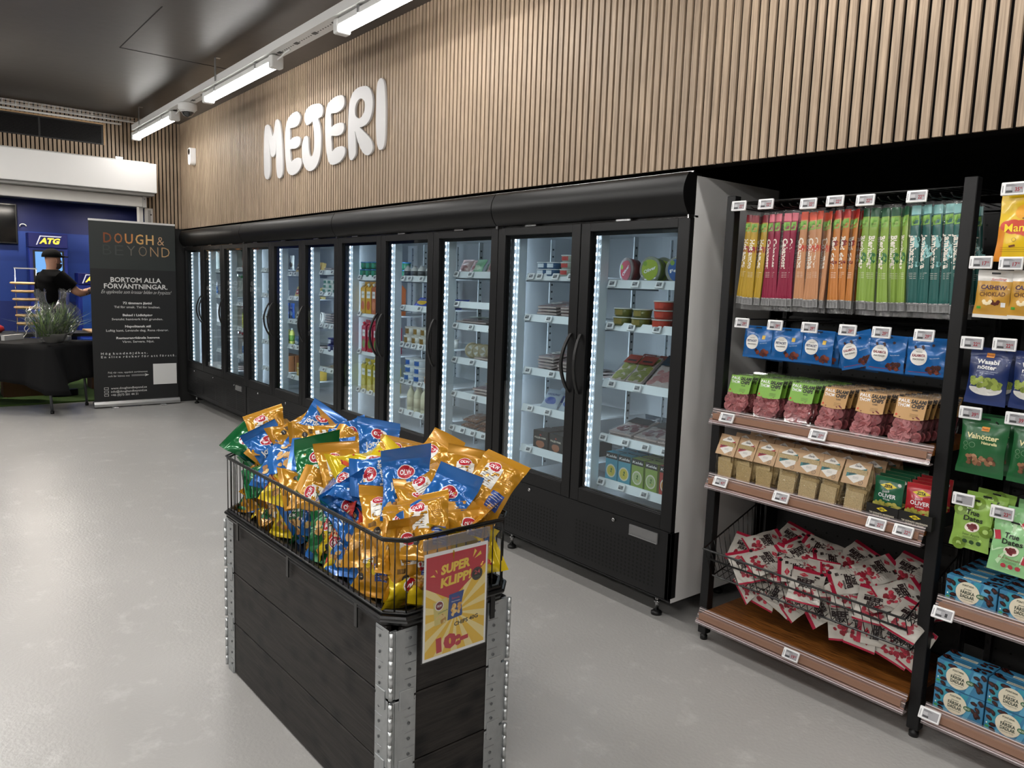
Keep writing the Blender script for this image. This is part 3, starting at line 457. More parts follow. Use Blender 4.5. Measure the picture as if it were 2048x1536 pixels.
def fridge(doors, label, sides):
    x0, x1 = bx(doors[0]), bx(doors[-1])+DW; t = thing('display_fridge', label, 'fridge', (x0,0,0), group='black glass-door display fridges along the wall'); L = x1-x0
    m = MB()
    m.box(.03,L-.03,.60,.64,.11,1.99, LINER).box(.03,L-.03,.055,.60,.415,.43, LINER).box(.03,L-.03,.055,.60,1.80,1.83, LINER)
    m.box(.004,.03,.055,.64,.11,1.99, LINER).box(L-.03,L-.004,.055,.64,.11,1.99, LINER)
    m.build('inner_liner', t)
    m = MB().box(0.001,.004,.03,.645,.105,2.0, mt('#bdbcba',.35)).box(L-.004,L-.001,.03,.645,.105,2.0, SIDEW)
    m.box(.001,L-.001,.641,.65,.105,2.0, GREY).box(.004,L-.004,.03,.64,1.985,2.0, GREY).box(.004,L-.004,.02,.64,.108,.115, DGREY).build('outer_shell', t)
    # plinth with its grille
    m = MB().box(0,L,.004,.03,.125,.437, CHAR).box(L-.02,L,.004,.06,.125,.437, CHAR); m.build('plinth_panel', t, bevel=.002)
    g = MB(); HB = mt('#020202',.9); S = flat(-.0035)
    for i,d in enumerate(doors):
        a = i*DW
        if d >= 7:
            xs = a+.06+(.0 if i else .0); n = 22; rows = 10
            for c in range(n):
                for r in range(rows): g.disc(HB, S, xs+c*.0245, .165+r*.0195, .0062, e=.0004, n=8, rings=1)
        else:
            for r in range(10): g.box(a+.07,a+.36,.0028,.004,.165+r*.019,.173+r*.019, HB).box(a+.39,a+.60,.0028,.004,.165+r*.019,.173+r*.019, HB)
        lk = MB().lathe([(.010,0),(.010,.006),(.006,.009),(0,.009)], CHROME, 12, tf=lambda p:(p[0]+a+(.315 if d != 10 else .35),.004-p[2],p[1]+.41)); lk.build('door_lock', t)
    g.build('grille', t)
    lx = L-.3 if len(doors) == 3 else L-.245
    MB().box(lx,lx+.17,-.004,.003,.372,.418, clear('label_holder',(.8,.8,.8),1,1.5,.1,body=.3,bodycol=(.4,.4,.4))).box(lx,lx+.17,-.006,.003,.368,.372, GREY).build('label_holder', t)
    # canopy: convex black fascia
    pr = []
    for k in range(11):
        tt = k/10; pr.append((-.004-.052*math.sin(PI*(tt*.86+.1))**.8, 2.012-.175*tt))
    pr2 = pr+[(.06,pr[-1][1]),(.06,2.012)]; m = MB(); n = len(pr2)
    vs = [(xx,p[0],p[1]) for xx in (.003,L-.003) for p in pr2]
    m.add(vs, [(k,(k+1)%n,n+(k+1)%n,n+k) for k in range(n)], mt('#070707',.42,spec=.35), True); m.add(vs, [tuple(range(n))[::-1], tuple(n+k for k in range(n))], mt('#0d0d0d',.3))
    m.build('canopy', t, mods=None)
    MB().box(.0,L,.03,.05,1.828,1.836, CHROME).box(.001,.008,-.012,.02,1.822,1.838, CHROME).box(L-.008,L-.001,-.012,.02,1.822,1.838, CHROME).build('top_trim', t)
    MB().box(.0,L,.0,.012,2.013,2.018, CHROME).build('canopy_edge', t)
    for i,d in enumerate(doors):
        door(t, i*DW, sides[i])
        a = i*DW+(.03 if i == 0 else 0)
        m = MB().box(a+.052,a+.072,.075,.13,.44,1.79, mt('#dfe8ee',.35)).box(a-.02 if i else a,a+.045,.06,.12,.43,1.80, mt('#c3ccd2',.4)); 
        m.build('mullion', t)
        m = MB().box(a+.046,a+.0505,.067,.073,.46,1.77, LEDM)
        for k in range(33): m.box(a+.0445,a+.0525,.063,.0665,.475+k*.04,.487+k*.04, LEDD)
        m.build('led_strip', t)
        MB().box(a+.004,a+.040,.1205,.1225,.47,1.77, FILLB).build('rear_light_diffuser', t)  # hidden glowing panel added behind the mullion to brighten the fridge interior
        # slotted shelf upright at the back and near the front
        m = MB()
        for yy in (.30,.585):
            m.box(a+.076,a+.082,yy,yy+.03,.46,1.78, mt('#d8dfe3',.4))
            for k in range(32): m.box(a+.0822,a+.083,yy+.01,yy+.022,.48+k*.04,.49+k*.04, mt('#39434b',.5))
        m.build('shelf_upright', t)
        xa = i*DW+(.12 if i == 0 else .085); xb = (i+1)*DW-.012
        if d == 1: xa = i*DW+.30
        for z in RAILZ[d]:
            sh = MB().box(xa,xb,.125,.56,z-.004,z+.004, mt('#cfd4d6',.35)).box(xa-.004,xa+.001,.12,.5,z-.03,z, mt('#9aa2a8',.4)).build('shelf', t)
            th = .35; r = MB(); r.add([(xa,.11,z-.022),(xb,.11,z-.022),(xb,.125,z+.018),(xa,.125,z+.018),(xa,.129,z-.022),(xb,.129,z-.022),(xb,.129,z+.018),(xa,.129,z+.018)], [(0,1,2,3),(4,7,6,5),(0,4,5,1),(3,2,6,7),(0,3,7,4),(1,5,6,2)], mt('#e6ecef',.25)); r.build('label_rail', sh)
    for xx in (.12,L-.12):
        for yy in (.08,.55):
            m = MB().cyl((xx,yy,.02),(xx,yy,.115),.009, CHROME).cyl((xx,yy,.06),(xx,yy,.07),.018, CHROME, 6); m.lathe([(.026,0),(.026,.012),(.014,.022)], BLK, 16, (xx,yy,0)); m.build('foot', t)
    return t
fridge([1,2,3], 'farthest fridge with three narrow-looking glass doors by the banner', 'RLL')
fridge([4,5,6], 'second fridge from the far end, three glass doors under the letters', 'RLL')
fridge([7,8,9], 'third fridge with juice cartons behind its left glass door', 'RLL')
fridge([10,11], 'nearest two-door fridge with the exposed white side panel', 'RL')
# ================================================================== BAG BUILDER
def pouch(name, w, h, t, mf, marks=None, seal=(.018,.018), nu=12, nv=16, seed=0, back=None, crumple=.003, parent=None, pinch=.1, ridge=True, flop=(0,0,0)):
    """pillow bag standing on z = 0, front towards -Y; mf(u,v) gives the printed material of a cell; marks(mb, S) prints on the front"""
    rd = random.Random(seed); ph = [rd.uniform(0,6.3) for _ in range(8)]
    st, sb = seal[0]/h, seal[1]/h
    def half(u, v):
        if v < sb or v > 1-st: return .0012
        q = (v-sb)/(1-st-sb); uu = abs(2*u-1)
        return max(.0012, t/2*(max(0,1-uu**2.4))**.6*(math.sin(PI*min(1,max(0,q))))**.55)
    def wid(v):
        if v < sb or v > 1-st: return 1.0
        q = (v-sb)/(1-st-sb); return 1-pinch*math.sin(PI*q)**.7
    def wr(u, v, s):
        q = (v-sb)/(1-st-sb) if sb < v < 1-st else 0
        e_ = math.sin(PI*q)**.5 if 0 < q < 1 else 0
        near = abs(2*q-1)**2
        return crumple*e_*(near*math.sin(u*19+ph[0]+s)+.6*math.sin(u*9+v*7+ph[1]+s*2)+.5*math.sin(v*15-u*6+ph[2]+s))
    bend = rd.uniform(-1,1)*.004; so = Vector((rd.uniform(0,50),rd.uniform(0,50),0)); fb, ft, fs = flop
    def crk(u, v, s):
        if crumple < .005: return 0
        p = so+Vector((u*2.6,v*3.4,s*9)); q = (v-sb)/(1-st-sb); e_ = math.sin(PI*min(1,max(0,q)))**.4
        return crumple*e_*(1.6*abs(NZ.noise(p))-.9*abs(NZ.noise(p*2.3))+.5*NZ.noise(p*4.1))
    def body(u, v): return fb*(v-.5)**2*4*h + (ft*(v-.78)**1.6*h*4 if v > .78 else 0) + fs*(u-.5)*(v-.5)*w*2
    def base(u, v): return (u-.5)*w*wid(v), v*h
    def S(x, z, e):
        v = min(1,max(0,z/h)); u = min(1,max(0,x/(w*wid(v))+.5)); zig = ((.0011 if int(round((v-1+st)/st*8)) % 2 else -.0011) if (ridge and crumple > .005 and v > 1-st) else 0)
        return (x, -half(u,v)-wr(u,v,0)-crk(u,v,0)-e+zig+bend*math.sin(PI*u)+body(u,v), z)
    m = MB()
    rows = [sb*k/3 for k in range(4)]+[sb+(1-st-sb)*k/nv for k in range(1,nv)]+[1-st+st*k/(8 if crumple > .005 else 3) for k in range((8 if crumple > .005 else 3)+1)]
    cols = [k/nu for k in range(nu+1)]
    for side in (0,1):
        vs = []
        for v in rows:
            for u in cols:
                x, z = base(u,v)
                if side == 0: vs.append(S(x,z,0))
                else: vs.append((x, half(u,v)*.9+wr(u,v,2)*.8+crk(u,v,1)+bend*math.sin(PI*u)+body(u,v), z))
        k = len(m.v); m.v += vs; n = nu+1
        for j in range(len(rows)-1):
            for i in range(nu):
                a = k+j*n+i; f = (a,a+1,a+n+1,a+n); m.f.append(f if side == 0 else f[::-1]); m.sm.append(True)
                uu, vv = (cols[i]+cols[i+1])/2, (rows[j]+rows[j+1])/2
                m.m.append(m.mi(mf(uu,vv) if side == 0 else (back or mf(uu,.99))))
    if marks: marks(m, S)
    return m.build(name, parent)
def logo_olw(m, S, x, z, r, rot=0, e=.0012):
    RD = mt('#b3162a',.3)
    m.disc(WHTG, S, x,z, r*1.1,r*.9, e=e, n=18, rot=rot, wob=0); m.disc(RD, S, x,z, r,r*.8, e=e+.0004, n=18, rot=rot)
    m.text('OLW', WHTG, S, x, z, h=r*.62, w=r*1.45, rot=rot, bold=.03, e=e+.0009)
CK = {}
def chip_bag(kind, var):
    G = lambda c: mt(c,.22,.25,coat=.4)
    gold, blue, green, red, yel = G('#c48c26'), G('#2468b4'), G('#156b38'), G('#c8371c'), G('#e3c520')
    navy = mt('#2a4a98',.35); wh = mt('#e6e4dd',.35); tan = mt('#d3a35c',.5); brn = mt('#9c6a31',.5); blk = mt('#191410',.5)
    def f():
        back = {'g':gold,'b':blue,'n':green,'r':red,'y':yel,'o':yel}[kind]
        if kind == 'g': mf = lambda u,v: gold
        elif kind == 'b': mf = lambda u,v: blue
        elif kind == 'n': mf = lambda u,v: green
        elif kind == 'r': mf = lambda u,v: red if v > .45+.12*u else yel
        else: mf = lambda u,v: yel
        def marks(m, S):
            if kind == 'g' and var != 2:        # back of the bag: info panel, nutrition table, small print
                m.rect(wh, S, -.045,.012,.10,.175, e=.001, rot=.0, nx=4,nz=5); logo_olw(m,S,-.018,.172,.021,e=.0018)
                m.rect(navy, S, .018,.060,.05,.105, e=.001)
                for k in range(6): m.rect(wh, S, .021,.057,.056+k*.008,.0575+k*.008, e=.0016, nz=1)
                for k in range(6): m.rect(blk, S, -.04,.006,.108+k*.008,.1095+k*.008, e=.0016, nz=1)
                for k in range(7): m.rect(mt('#7d5a18',.5), S, .02,.055,.12+k*.006,.1212+k*.006, e=.001, nz=1)
                m.disc(blk, S, -.03,.06,.011, e=.001); m.text('OLW', wh, S, -.03,.06,.004,w=.014,e=.0015)
                for k in range(11): m.rect(blk, S, -.055+k*.0022,-.0538+k*.0022,.075,.09, e=.001, nx=1,nz=2)
            elif kind in 'bgn':
                logo_olw(m,S,0,.165,.026)
                m.text({'b':'Jordnöts','g':'Cheez','n':'Dill'}[kind], wh, S, 0,.128,.022,w=.10,rot=.12,bold=.03,e=.0012)
                m.text({'b':'RINGAR','g':'DOODLES','n':'& LÖK'}[kind], wh, S, 0,.104,.011,w=.07,rot=.12,bold=.02,e=.0012)
                m.blobs([tan,mt('#e0bb7a',.5),brn], S, -.055,.055,.035,.085,16,.014,seed=var,e=.0012)
                m.disc(navy if kind == 'b' else wh, S, .045,.09,.013, e=.002)
            elif kind == 'r':
                m.text('Krisp', mt('#f0d9a0',.4), S, 0,.175,.026,w=.11,rot=.5,bold=.02,shear=.3,e=.0012); m.text('Rolls', mt('#f0d9a0',.4), S, .01,.145,.026,w=.11,rot=.5,bold=.02,shear=.3,e=.0012)
                logo_olw(m,S,-.02,.10,.026); m.blobs([tan,mt('#e58a2a',.5),brn], S, -.055,.055,.03,.075,14,.014,seed=var,e=.0012)
            else:
                logo_olw(m,S,0,.15,.03)
                rd = random.Random(var)
                for k in range(16): m.disc(mt('#b3202a',.4), S, rd.uniform(-.065,.065), rd.uniform(.03,.2), .004, e=.0012, n=8, rings=1)
                m.blobs([mt('#e59a2a',.5),tan,mt('#d94f1c',.5)], S, -.05,.05,.035,.09,12,.015,seed=var,e=.0016)
        return pouch('snack_bag', .158, .232, .046, mf, marks, (.028,.02), 18, 22, var*7+len(kind)+ord(kind), back, .0085, flop=[(.10,-.4,.25),(-.08,.45,-.35),(.14,-.2,.5),(.05,.6,.2),(-.12,-.5,-.4)][var])
    return f
KN = {'g':'golden','b':'blue','n':'green','r':'orange-red','y':'yellow red-dotted','o':'yellow'}
TH = math.radians(1.6)
def cr(lx, ly, z):
    """point in crate coordinates (lx -1.2..0 along its length, ly 0..0.4 across)"""
    return (.44+lx*math.cos(TH)-ly*math.sin(TH), -1.672+lx*math.sin(TH)+ly*math.cos(TH), z)
# ------------------------------------------------------------------ stacked pallet collars
CLAB = ['bottom black wooden collar of the crate, resting on the floor','middle black wooden collar of the crate stack','top black wooden collar of the crate, under the wire basket']
def collar():
    t = thing('pallet_collar', None, 'crate')
    L, D, H = 1.2, .4, .197
    for nm,(a,b,c,d) in (('front_board',(-L+.03,-.03,0,.019)),('rear_board',(-L+.03,-.03,D-.019,D)),('end_board',(-.019,0,.03,D-.03)),('far_end_board',(-L,-L+.019,.03,D-.03))):
        MB().box(a,b,c,d,0,H, M_CRATE).build(nm, t, bevel=.003)
    for (cx,cy,sx,sy) in ((0,0,-1,1),(-L,0,1,1),(0,D,-1,-1),(-L,D,1,-1)):
        m = MB()
        # two plates with lapped ears and a rolled knuckle at the corner
        def plate(a0,a1,z0,z1,off=.003):
            xs = sorted((cx+sx*a0, cx+sx*a1)); ys = sorted((cy-sy*off, cy)); m.box(xs[0],xs[1],ys[0],ys[1],z0,z1, GALV)
            ys = sorted((cy+sy*a0, cy+sy*a1)); xs = sorted((cx-sx*off, cx)); m.box(xs[0],xs[1],ys[0],ys[1],z0,z1, GALV)
        plate(.012,.078,.0,H-.004); plate(.024,.07,-.035,.02,.006)
        for k in range(6):
            for q in (0,1):
                pass
        for k in range(4):
            z = .03+k*.045
            p = (cx+sx*.055, cy-sy*.004, z); m.lathe([(.0055,0),(.004,.002),(0,.0025)], mt('#6f7173',.4,.8), 8, tf=lambda q,p=p,sy=sy:(p[0]+q[0],p[1]-sy*q[2],p[2]+q[1]))
            p = (cx-sx*.004, cy+sy*.055, z); m.lathe([(.0055,0),(.004,.002),(0,.0025)], mt('#6f7173',.4,.8), 8, tf=lambda q,p=p,sx=sx:(p[0]-sx*q[2],p[1]+q[0],p[2]+q[1]))
            for zz in (z+.018,):
                xs = sorted((cx+sx*.04, cx+sx*.076)); ys = sorted((cy-sy*.0045, cy)); m.box(xs[0],xs[1],ys[0],ys[1],zz,zz+.003, mt('#8a8c8e',.4,.7))
                ys = sorted((cy+sy*.04, cy+sy*.076)); xs = sorted((cx-sx*.0045, cx)); m.box(xs[0],xs[1],ys[0],ys[1],zz,zz+.003, mt('#8a8c8e',.4,.7))
        m.box(min(cx,cx+sx*.012),max(cx,cx+sx*.012),min(cy,cy+sy*.02),max(cy,cy+sy*.02),0,H-.006, GALV)
        hg = m.build('corner_hinge', t, bevel=.0012)
        m = MB()
        for k in range(5): m.cyl((cx-sx*.002,cy-sy*.002,.004+k*.038),(cx-sx*.002,cy-sy*.002,.039+k*.038),.0065, mt('#c2c5c6',.3,.8), 10)
        m.build('hinge_knuckle', hg)
    return t
for k in range(3): put('collar', collar, cr(0,0,.004+k*.2), (0,0,TH), CLAB[k], 'stacked pallet collars')
# ------------------------------------------------------------------ wire basket on top
t = thing('wire_basket','black wire basket with plastic rim on top of the wooden crate','basket', cr(0,0,.603), (0,0,TH))
def ring(o, ch=.045): # chamfered outline, counter-clockwise
    x0,x1,y0,y1 = -1.2-o, o, -o, .4+o
    return [(x0+ch,y0),(x1-ch,y0),(x1,y0+ch),(x1,y1-ch),(x1-ch,y1),(x0+ch,y1),(x0,y1-ch),(x0,y0+ch)]
m = MB(); P_ = mt('#0f0f0f',.28)
for (o,z,r) in ((.004,.012,.010),(.012,.026,.007),(.0,.036,.009)): m.tube([(x,y,z) for x,y in ring(o)], r, P_, 6, True, smooth=False)
m.add([(x,y,.012) for x,y in ring(0)], [tuple(range(8))], P_)
m.build('rim_tray', t)
m = MB()
for z in (.036,.236): m.tube([(x,y,z) for x,y in ring(.006)], .0045, WIRE, 6, True)
m.tube([(x,y,.243) for x,y in ring(.010)], .0035, WIRE, 6, True)
rg = ring(.006); cnt = 0
for i in range(8):
    a, b = Vector((*rg[i],0)), Vector((*rg[(i+1)%8],0)); ln = (b-a).length; n = max(1,int(round(ln/.0315)))
    for k in range(n+ (0)):
        p = a.lerp(b, (k+.0)/n); m.tube([(p.x,p.y,.036),(p.x,p.y,.238)], .0019, WIRE, 5)
m.build('wire_frame', t)
for x in (-1.05,-.62,-.17): MB().box(x-.008,x+.008,-.014,-.010,-.05,.03, WIRE).box(x-.008,x+.008,-.014,.01,.026,.03, WIRE).build('hook', t)
for yy in (.33,): MB().box(.010,.014,yy-.008,yy+.008,-.05,.03, WIRE).build('hook', t)
# ------------------------------------------------------------------ offer sign hung on the short end
t = thing('price_sign','red and yellow SUPER KLIPP chips offer sign hung on the basket end','sign', (.474,-1.597,.503), (0,math.radians(0),PI/2-.0+TH))
PW, PH = .212, .300
MB().box(0,PW,-.0005,.0005,0,PH, WHTG).build('paper', t)
def SP(x,z,e): return (x,-.0006-e,z)
m = MB(); Y1,Y2,RD2 = mt('#edc03a',.5), mt('#f4e09a',.5), mt('#c02f3e',.5)
ix0,ix1,iz0,iz1 = .006,PW-.006,.008,PH-.010
m.rect(Y1, SP, ix0,ix1,iz0,iz1, e=.0001, nx=1,nz=1)
cx,cz = .105,.118
def clipray(a):
    dx,dz = math.cos(a),math.sin(a); tt = 9
    if dx > 0: tt = min(tt,(ix1-cx)/dx)
    if dx < 0: tt = min(tt,(ix0-cx)/dx)
    if dz > 0: tt = min(tt,(iz1-cz)/dz)
    if dz < 0: tt = min(tt,(iz0-cz)/dz)
    return (cx+dx*tt, cz+dz*tt)
for k in range(14):
    a = 2*PI*k/14+.1; m.poly(Y2, SP, [(cx,cz),clipray(a),clipray(a+.1),clipray(a+.2)], e=.0002)
m.poly(RD2, SP, [(ix0,iz1),(ix0,.205),(.09,.158),(ix1,.238),(ix1,iz1)], e=.0003)
YT = mt('#f0cf4e',.5)
m.text('SUPER', YT, SP, .101,.250,.024,w=.098,rot=.07,bold=.05,shear=.15,e=.0005); m.text('KLIPP!', YT, SP, .103,.214,.024,w=.102,rot=.07,bold=.05,shear=.15,e=.0005)
for p in ([(.018,.236),(.030,.240),(.036,.232)],[(.034,.252),(.040,.250),(.042,.240)],[(.160,.262),(.166,.286),(.173,.278)],[(.165,.258),(.190,.266),(.186,.276)]): m.poly(YT, SP, p, e=.0005)
m.disc(mt('#231a18',.5), SP, .176,.212,.019, e=.0006,n=28); m.disc(mt('#6b625e',.5), SP, .176,.212,.0165, e=.0007,n=28); m.disc(mt('#231a18',.5), SP, .176,.212,.0155, e=.0008,n=28)
m.text('24', mt('#c9545c',.5), SP, .176,.217,.011,w=.02,rot=.05,bold=.02,e=.001); m.text('SEVEN', mt('#5d7a5c',.5), SP, .176,.2035,.004,w=.018,e=.001)
# the two pictured packets
gp = mt('#d8c878',.5); m.poly(gp, SP, [(.030,.160),(.036,.094),(.078,.100),(.082,.142),(.074,.168)], e=.0007)
m.disc(WHTG, SP, .050,.149,.014,e=.0009); m.disc(mt('#7a2b31',.5), SP, .050,.149,.0118,e=.001); m.text('OLW', WHTG, SP, .050,.149,.006,w=.016,bold=.03,e=.0012)
m.text('Lättsaltade', mt('#2d6a2f',.5), SP, .062,.131,.005,w=.032,rot=.15,e=.0012); m.blobs([mt('#b98a3d',.6),mt('#e2c583',.6)], SP, .040,.072,.100,.120,14,.006,seed=3,e=.001)
m.poly(mt('#2b4a8c',.5), SP, [(.082,.172),(.078,.100),(.126,.104),(.128,.110),(.124,.14),(.132,.176)], e=.0008)
m.text('Estrella', mt('#d8494f',.5), SP, .104,.160,.006,w=.026,e=.0014); m.text('Sourcream', WHTG, SP, .104,.151,.004,w=.028,e=.0014); m.blobs([mt('#d9a04a',.6),mt('#edc678',.6)], SP, .092,.120,.112,.140,14,.007,seed=4,e=.0012)
m.text('CHIPS 40G', mt('#1f1b1a',.5), SP, .142,.086,.011,w=.082,rot=.07,bold=.03,e=.0005)
m.text('10:-', RD2, SP, .096,.040,.036,w=.108,rot=.07,bold=.07,e=.0006)
m.build('poster_print', t)
m = MB().box(-.004,PW+.004,-.0035,-.0025,.0,PH+.012, clear('sign_sleeve',(.97,.97,.97),1,1.45,.1)).box(-.004,PW+.004,.001,.002,-.004,PH+.04, clear('sign_sleeve')) 
m.box(-.004,PW+.004,-.004,.002,PH+.012,PH+.04, clear('holder_top',(.75,.73,.73),1,1.5,.1,body=.3,bodycol=(.35,.33,.33))).build('clear_holder', t)
# ------------------------------------------------------------------ the pile of snack bags
POSN = {'t':'on top of the heap','s':'behind the long side wires','e':'behind the end wires'}
cnt = {}
for i, (k,x,y,z,rx,ry,rz,w_) in enumerate(CHIPS):
    var = i % 5; M4 = Euler((rx,ry,rz)).to_matrix(); c = Vector((x,y,z)) - M4 @ Vector((0,0,.107)) 
    if w_ == 't': c = c + M4 @ Vector((0,.02,0))
    lx = ((x-.44)*math.cos(TH)+(y+1.672)*math.sin(TH))
    pl = 'at its far end' if lx < -.85 else 'in the far half' if lx < -.5 else 'in the near half' if lx < -.2 else 'at its near end'
    key = (k,w_,pl); cnt[key] = cnt.get(key,0)+1; n_ = ORD[cnt[key]-1]
    lab = f"{n_} {KN[k]} snack bag {POSN[w_]} {pl}"
    put(('chip',k,var), chip_bag(k,var), c, (rx,ry,rz), lab, 'snack bags heaped in the basket', scale=.93)
rd = random.Random(5)
for i in range(46):
    k = rd.choice('gbnrygb'); lx = -1.08+.96*((i % 12)+.5)/12; ly = .13+.14*((i//12) % 2)+rd.uniform(-.02,.02); z = .665+.05*(i//12)
    e_ = Euler((rd.uniform(-1.2,-.5), rd.uniform(-.5,.5), rd.uniform(0,6.3))); c = Vector(cr(lx,ly,z)) - e_.to_matrix() @ Vector((0,0,.116))
    put(('chip',k,i%5), chip_bag(k,i%5), c, e_, f'{KN[k]} snack bag buried inside the heap under the others', f'{KN[k]} bags buried in the heap', (.8,.8,.8))
# ================================================================== PRICE TAGS
TAGW, TAGH = .066, .040
def price_tag(price, red=True):
    def f():
        t = thing('price_tag', None, 'price tag'); dk = mt('#3a3a3c',.5); sc = mt('#9b9a9d',.35)
        MB().box(-TAGW/2,TAGW/2,-.005,.005,-TAGH/2,TAGH/2, WHTG).build('casing', t, bevel=.003, bev_seg=2)
        S = flat(.0053); m = MB(); m.rect(sc, S, -.020,.029,-.014,.014, e=.0002, nx=1,nz=1)
        m.rect(dk, S, -.018,.0,-.012,-.006, e=.0004, nx=1,nz=1); m.rect(mt('#b8b7ba',.4), S, -.018,-.004,-.004,.006, e=.0003, nx=1,nz=1)
        for k in range(3): m.rect(dk, S, -.018,.010-.004*k,.0075+.002*k,.0082+.002*k, e=.0004, nx=1,nz=1)
        for k in range(9): m.rect(dk, S, -.0285,-.0255,-.011+k*.0024,-.0098+k*.0024, e=.0003, nx=1,nz=1)
        c = mt('#8e1f2c',.5) if red else mt('#202022',.5)
        if price: 
            m.text(price, c, S, .0125,-.003,.0115,w=.0048*len(price)+.003,bold=.03,e=.0005,al='c')
            if len(price) > 1: m.text('95', c, S, .0225,.000,.0055,w=.006,bold=.03,e=.0005)
        m.build('display', t)
        return t
    return f
def mini_tag():
    t = thing('price_tag', None, 'price tag')
    MB().box(-.024,.024,-.004,.004,-.017,.017, WHTG).build('casing', t, bevel=.002)
    S = flat(.0042); m = MB(); m.rect(mt('#8f9093',.35), S, -.014,.017,-.010,.010, e=.0002, nx=1,nz=1); m.rect(mt('#4b4b4e',.4), S, -.012,.002,-.008,-.001, e=.0004, nx=1,nz=1); m.rect(mt('#55555a',.4), S, .005,.014,-.004,.006, e=.0004, nx=1,nz=1)
    m.build('display', t); return t
# ================================================================== SNACK RACKS
def rack(x0, x1, label, shelves, hooks, posts=(True,True)):
    t = thing('shelf_rack', label, 'shelf', (0,0,0), group='black shelf racks right of the fridges')
    for i,x in enumerate((x0-.0,x1-.04)):
        if posts[i]:
            p = MB().box(x,x+.04,.035,.075,.03,1.905, CHAR).build('post', t, bevel=.002)
            MB().lathe([(.016,0),(.016,.018),(.01,.022),(.01,.032)], BLK, 14, (x+.02,.055,0)).build('foot', p)
    m = MB(); PB = mt('#131313',.6); m.box(x0+.04,x1-.04,.47,.485,.06,1.85, PB)
    S = flat(-.47); n = int((x1-x0-.1)/.05)
    for r in range(34):
        for c in range(n): m.disc(mt('#020202',.9), S, x0+.07+c*.05, .14+r*.05, .0045, e=.0003, n=6, rings=1)
    for z in (.42,.78,1.14,1.50,1.83): m.box(x0+.04,x1-.04,.466,.47,z,z+.006, mt('#1c1c1c',.5))
    m.build('pegboard_back', t)
    m = MB()
    for x in (x0+.042, x1-.062):
        m.box(x,x+.02,.44,.468,.05,1.85, CHAR)
        for k in range(44): m.box(x+.006,x+.014,.4385,.44,.1+k*.04,.115+k*.04, mt('#050505',.8))
    m.build('slotted_upright', t)
    for z in shelves:
        b = MB().box(x0+.042,x1-.042,.005,.45,z-.022,z, M_SHELF).build('wooden_shelf', t, bevel=.002)
        mm = MB(); 
        mm.add([(x0+.03,-.028,z-.042),(x1-.03,-.028,z-.042),(x1-.03,.002,z+.020),(x0+.03,.002,z+.020)], [(0,1,2,3)], RAILP)
        mm.box(x0+.03,x1-.03,-.030,.004,z-.046,z-.042, RAILP)
        for k,(dz,c) in enumerate(((.002,'#e6dadd'),(.008,'#cdb6b8'),(.014,'#b88b7c'),(.030,'#e0d0cb'),(.037,'#8d5c4c'),(.046,'#d9c6c2'),(.054,'#e8dfdf'))):
            mm.box(x0+.03,x1-.03,-.0285+dz*.5,-.0265+dz*.5,z-.042+dz,z-.0395+dz, mt(c,.25))
        mm.build('price_rail', b)
        mm = MB().box(x0+.043,x1-.043,-.0215,.004,z-.038,z-.002, mt('#94705c',.35)).build('rail_insert', b)
    for (z, n) in hooks:
        m = MB().box(x0+.04,x1-.04,.452,.464,z-.012,z+.012, BLK)
        for k in range(n):
            x = x0+.06+(x1-x0-.12)*(k+.5)/n; m.tube([(x,.455,z),(x,.06,z),(x,.04,z+.008)], .0026, WIRE, 5)
        m.build('hook_bar', t)
    return t
rack(.152, 1.09, 'near snack rack beside the white fridge panel', (.145,.742,1.018), ((1.852,24),(1.41,6)))
rack(1.09, 2.03, 'right snack rack cut by the edge of the frame', (.148,.530), ((1.86,4),(1.62,6),(1.36,6),(1.13,6),(.87,5)), (False,True))
# upper wire grid over the sausage hooks
m = MB()
for k in range(25): m.tube([(.20+k*.0355,.45,1.895),(.20+k*.0355,.045,1.875)], .002, WIRE, 4)
m.tube([(.19,.045,1.876),(1.05,.045,1.876)], .003, WIRE, 5).tube([(.19,.45,1.895),(1.05,.45,1.895)], .003, WIRE, 5)
tag(m.build('wire_grid'), 'black wire grid over the hanging sausage packs', 'wire grid')
